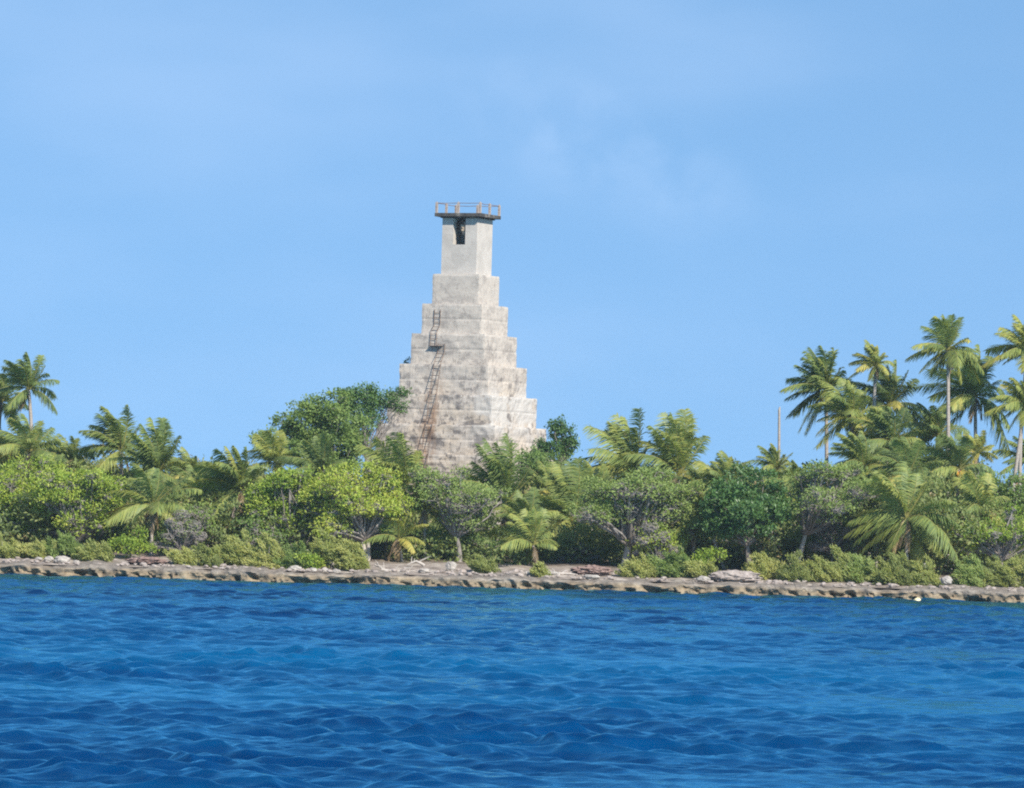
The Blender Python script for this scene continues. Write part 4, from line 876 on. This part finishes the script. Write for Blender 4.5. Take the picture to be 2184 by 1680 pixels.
# ------------------------------------------------------------------ stones, mounds, driftwood
def stone(name, label, px, py, w, h, Y, mat, seed, cat='rock', group=None, dy=0.7, freq=1.3, amp=0.35, nu=16):
    S = ppm(Y); c = at(px, py, Y); gz = ground_z(c[0], Y); rz = h / S
    mb = MB(); rock_into(mb, (0, 0, rz * 0.55), (w / S / 2, w / S / 2 * dy, rz * 0.62), nu, max(8, nu * 2 // 3), freq, amp, seed)
    o = mb.build(name, mat, None)
    o.location = (c[0], Y, max(gz, c[2] - rz * 0.55) - 0.04)
    return tag(o, label, cat, group)
STN = [(104, 1191, 20, 11, 363.2, 'small white stone left of the biggest white stone on the left bank'), (132, 1195, 36, 15, 362.9, 'biggest white stone on the left bank'),
 (83, 1190, 16, 6, 363.4, 'flat white chip at the left end of the white stones'), (164, 1198, 14, 7, 362.8, 'white stone set apart right of the biggest white stone'),
 (629, 1217, 26, 10, 362.3, 'white stone left of a row, below the bush with big pale leaves'), (668, 1222, 18, 8, 362.0, 'second white stone of the row on the left bank'),
 (692, 1220, 14, 9, 362.2, 'third white stone of the row, in front of the tallest olive shrub'), (718, 1222, 20, 8, 362.0, 'fourth white stone of the row on the bank'),
 (962, 1213, 22, 19, 364.4, 'upright white rock beside the twiggy grey tree trunk'), (905, 1216, 26, 9, 363.2, 'pale stone left of the upright white rock'),
 (1262, 1233, 34, 9, 361.9, 'long white slab at the shelf edge below the red rubble heap'), (1330, 1215, 22, 7, 365.2, 'white stone at the foot of the thick leaning white trunk'),
 (1500, 1233, 30, 10, 362.3, 'grey white stone left of the pinkish rubble mound'), (2018, 1236, 24, 14, 362.5, 'white stone among the olive shrubs at right'),
 (1976, 1205, 16, 10, 366.5, 'pale stone in shade under the big front palm'), (1180, 1222, 30, 8, 363.4, 'pale slab lying on the white sand under the young palm')]
for i, (px, py, w, h, Y, lab) in enumerate(STN): stone('rock', lab, px, py, w, h, Y, M_rock, i + 1, group='white stones on the bank')
stone('rubble_mound', 'rusty red rubble heap on the beach left of the thick leaning trunk', 1262, 1219, 80, 17, 364.6, M_redrock, 41, 'rubble mound', nu=72, freq=3.0, amp=0.34)
stone('rubble_mound', 'low reddish rubble patch left of the short front palm trunk', 312, 1198, 78, 14, 363.6, M_redrock, 42, 'rubble mound', nu=72, freq=3.0, amp=0.34)
stone('rubble_mound', 'pinkish grey rubble mound beside the shelf edge, right of the wind-combed shrub', 1568, 1242, 108, 22, 362.9, M_pinkrock, 43, 'rubble mound', nu=80, freq=2.6, amp=0.24, dy=0.5)

def loose_stones():
    rng = np.random.default_rng(8); mb = MB()
    for k in range(520):
        x = rng.uniform(-36, 36); Y = 361.6 + 4.2 * rng.random() ** 1.6
        w = rng.uniform(0.05, 0.20) * (1.6 if rng.random() < 0.12 else 1)
        d = Y - 360.6
        z = max(ground_z(x, Y), float(np.interp(d, [0, 1, 2, 3.2, 4], [0.70, 0.76, 0.86, 0.95, 0.8])))
        rock_into(mb, (x, Y, z + w * 0.2), (w, w * 0.8, w * 0.55), 7, 5, 1.3, 0.4, k)
    tag(mb.build('loose_stones', M_pinkrock), 'small loose coral stones scattered over the shelf top', 'stones', kind='stuff')
loose_stones()

def driftwood(label, pts, Y, r, seed):
    rng = np.random.default_rng(seed); P = []
    for (px, py, up) in pts:
        c = at(px, py, Y); P.append((c[0], Y + rng.normal(0, 0.15), ground_z(c[0], Y) + up))
    mb = MB(); O = np.array(P[0]); t = np.linspace(0, 1, 9); PP = np.stack([np.interp(t, np.linspace(0, 1, len(P)), np.array(P)[:, k]) for k in range(3)], 1) + rng.normal(0, 0.02, (9, 3))
    tube(mb, PP, np.linspace(r, r * 0.35, 9), 7)
    root = thing('driftwood', label, 'driftwood', O, 'driftwood on the beach'); mb.build('log', M_drift, root, O, True)
    for k in (3, 5, 6):
        mb = MB(); limb(mb, PP[k], PP[k] + np.array([rng.normal(0, 0.4), rng.normal(0, 0.2), rng.uniform(0.2, 0.5)]), r * 0.45, 0.012, rng, 5, 0.1, 5); mb.build('branch_stub', M_drift, root, O)
driftwood('tangled root of driftwood at the shaded beach edge below the lighthouse', [(906, 1208, 0.1), (888, 1198, 0.42), (868, 1202, 0.15)], 366.0, 0.11, 1)
driftwood('long thin pale driftwood pole lying across the stony beach', [(815, 1216, 0.08), (850, 1220, 0.05), (895, 1224, 0.06)], 363.6, 0.08, 2)
driftwood('slanting thin driftwood stick left of the long pole', [(800, 1206, 0.35), (815, 1214, 0.15), (828, 1222, 0.0)], 364.2, 0.06, 3)
driftwood('bleached driftwood log on the white sand under the young palm', [(1120, 1228, 0.1), (1170, 1221, 0.12), (1228, 1212, 0.1)], 363.8, 0.14, 4)

# ------------------------------------------------------------------ hut roof and buoy
def hut():
    Y = 404.0; c = at(2192, 1030, Y); gz = ground_z(c[0], Y); zt = at(2185, 1013, Y)[2]; ze = at(2185, 1034, Y)[2]
    root = thing('hut', 'rust-brown roofed hut peeping over the bushes at the right picture edge', 'hut', (c[0], Y, gz))
    ze -= gz; zt -= gz
    wallm = noise_mat('hut_board', [(0.3, (0.12, 0.085, 0.07)), (0.7, (0.22, 0.16, 0.13))], 2, stretch=(4, 4, 0.4), bump=0.2)
    roofm = noise_mat('hut_rusty_iron', [(0.3, (0.13, 0.07, 0.055)), (0.7, (0.27, 0.16, 0.13))], 1.5, stretch=(5, 0.4, 0.4), bump=0.3)
    mb = MB(); box(mb, (-1.0, -1.2, 0), (2.6, 1.2, ze)); mb.build('wall', wallm, root)
    mb = MB(); A = np.array
    for s in (-1, 1):
        V = [(-1.25, s * 1.6, ze - 0.08), (2.85, s * 1.6, ze - 0.08), (2.85, s * 0.02, zt), (-1.25, s * 0.02, zt)]
        V += [(x, y, z - 0.05) for x, y, z in V]
        mb.add(V, [[0, 1, 2, 3], [7, 6, 5, 4], [0, 4, 5, 1], [2, 6, 7, 3], [1, 5, 6, 2], [3, 7, 4, 0]])
    mb.build('roof', roofm, root)
hut()

def buoy():
    Y = 352.0; c = at(1954, 1289, Y)
    root = thing('buoy', 'small pale yellow mooring buoy tilted on the water near the right shore', 'buoy', (c[0], Y, 0.0))
    root.rotation_euler = (0, R(52), 0)
    bm, n, l, p = new_mat('faded_yellow_buoy_paint'); 
    x = n.new('ShaderNodeTexNoise'); x.inputs['Scale'].default_value = 6; rr = ramp(n, [(0.3, (0.62, 0.52, 0.22)), (0.7, (0.82, 0.76, 0.50))]); l.new(x.outputs['Fac'], rr.inputs[0]); l.new(rr.outputs[0], p.inputs['Base Color']); p.inputs['Roughness'].default_value = 0.45
    mb = MB(); pr = [(0.0, -0.24), (0.13, -0.22), (0.20, -0.10), (0.21, 0.05), (0.17, 0.20), (0.08, 0.30), (0.0, 0.32)]
    tube(mb, [(0, 0, z) for r_, z in pr], [max(r_, 0.004) for r_, z in pr], 16); mb.build('float_body', bm, root, None, True)
    mb = MB(); tube(mb, [(0.06 * math.cos(a), 0, 0.36 + 0.06 * math.sin(a)) for a in np.linspace(0, 6.283, 13)], 0.015, 6); mb.build('ring', M_trunk, root, None, True)
    mb = MB(); tube(mb, [(0, 0, -0.005), (0, 0, 0.03)], [0.222, 0.222], 16); mb.build('band', M_trunk, root, None, True)
buoy()

# ------------------------------------------------------------------ thin sea haze over the whole place
def haze():
    mb = MB(); box(mb, (-420, -40, -1.8), (420, 1150, 34)); 
    m = bpy.data.materials.new('sea_haze'); m.use_nodes = True; n = m.node_tree.nodes; l = m.node_tree.links
    n.remove(n['Principled BSDF']); v = n.new('ShaderNodeVolumePrincipled')
    v.inputs['Color'].default_value = (0.68, 0.86, 1.0, 1); v.inputs['Density'].default_value = 0.00011; v.inputs['Anisotropy'].default_value = 0.2
    l.new(v.outputs[0], n['Material Output'].inputs['Volume'])
    tag(mb.build('haze', m), 'thin bluish sea haze in the air over the lagoon', 'haze', kind='stuff')
haze()
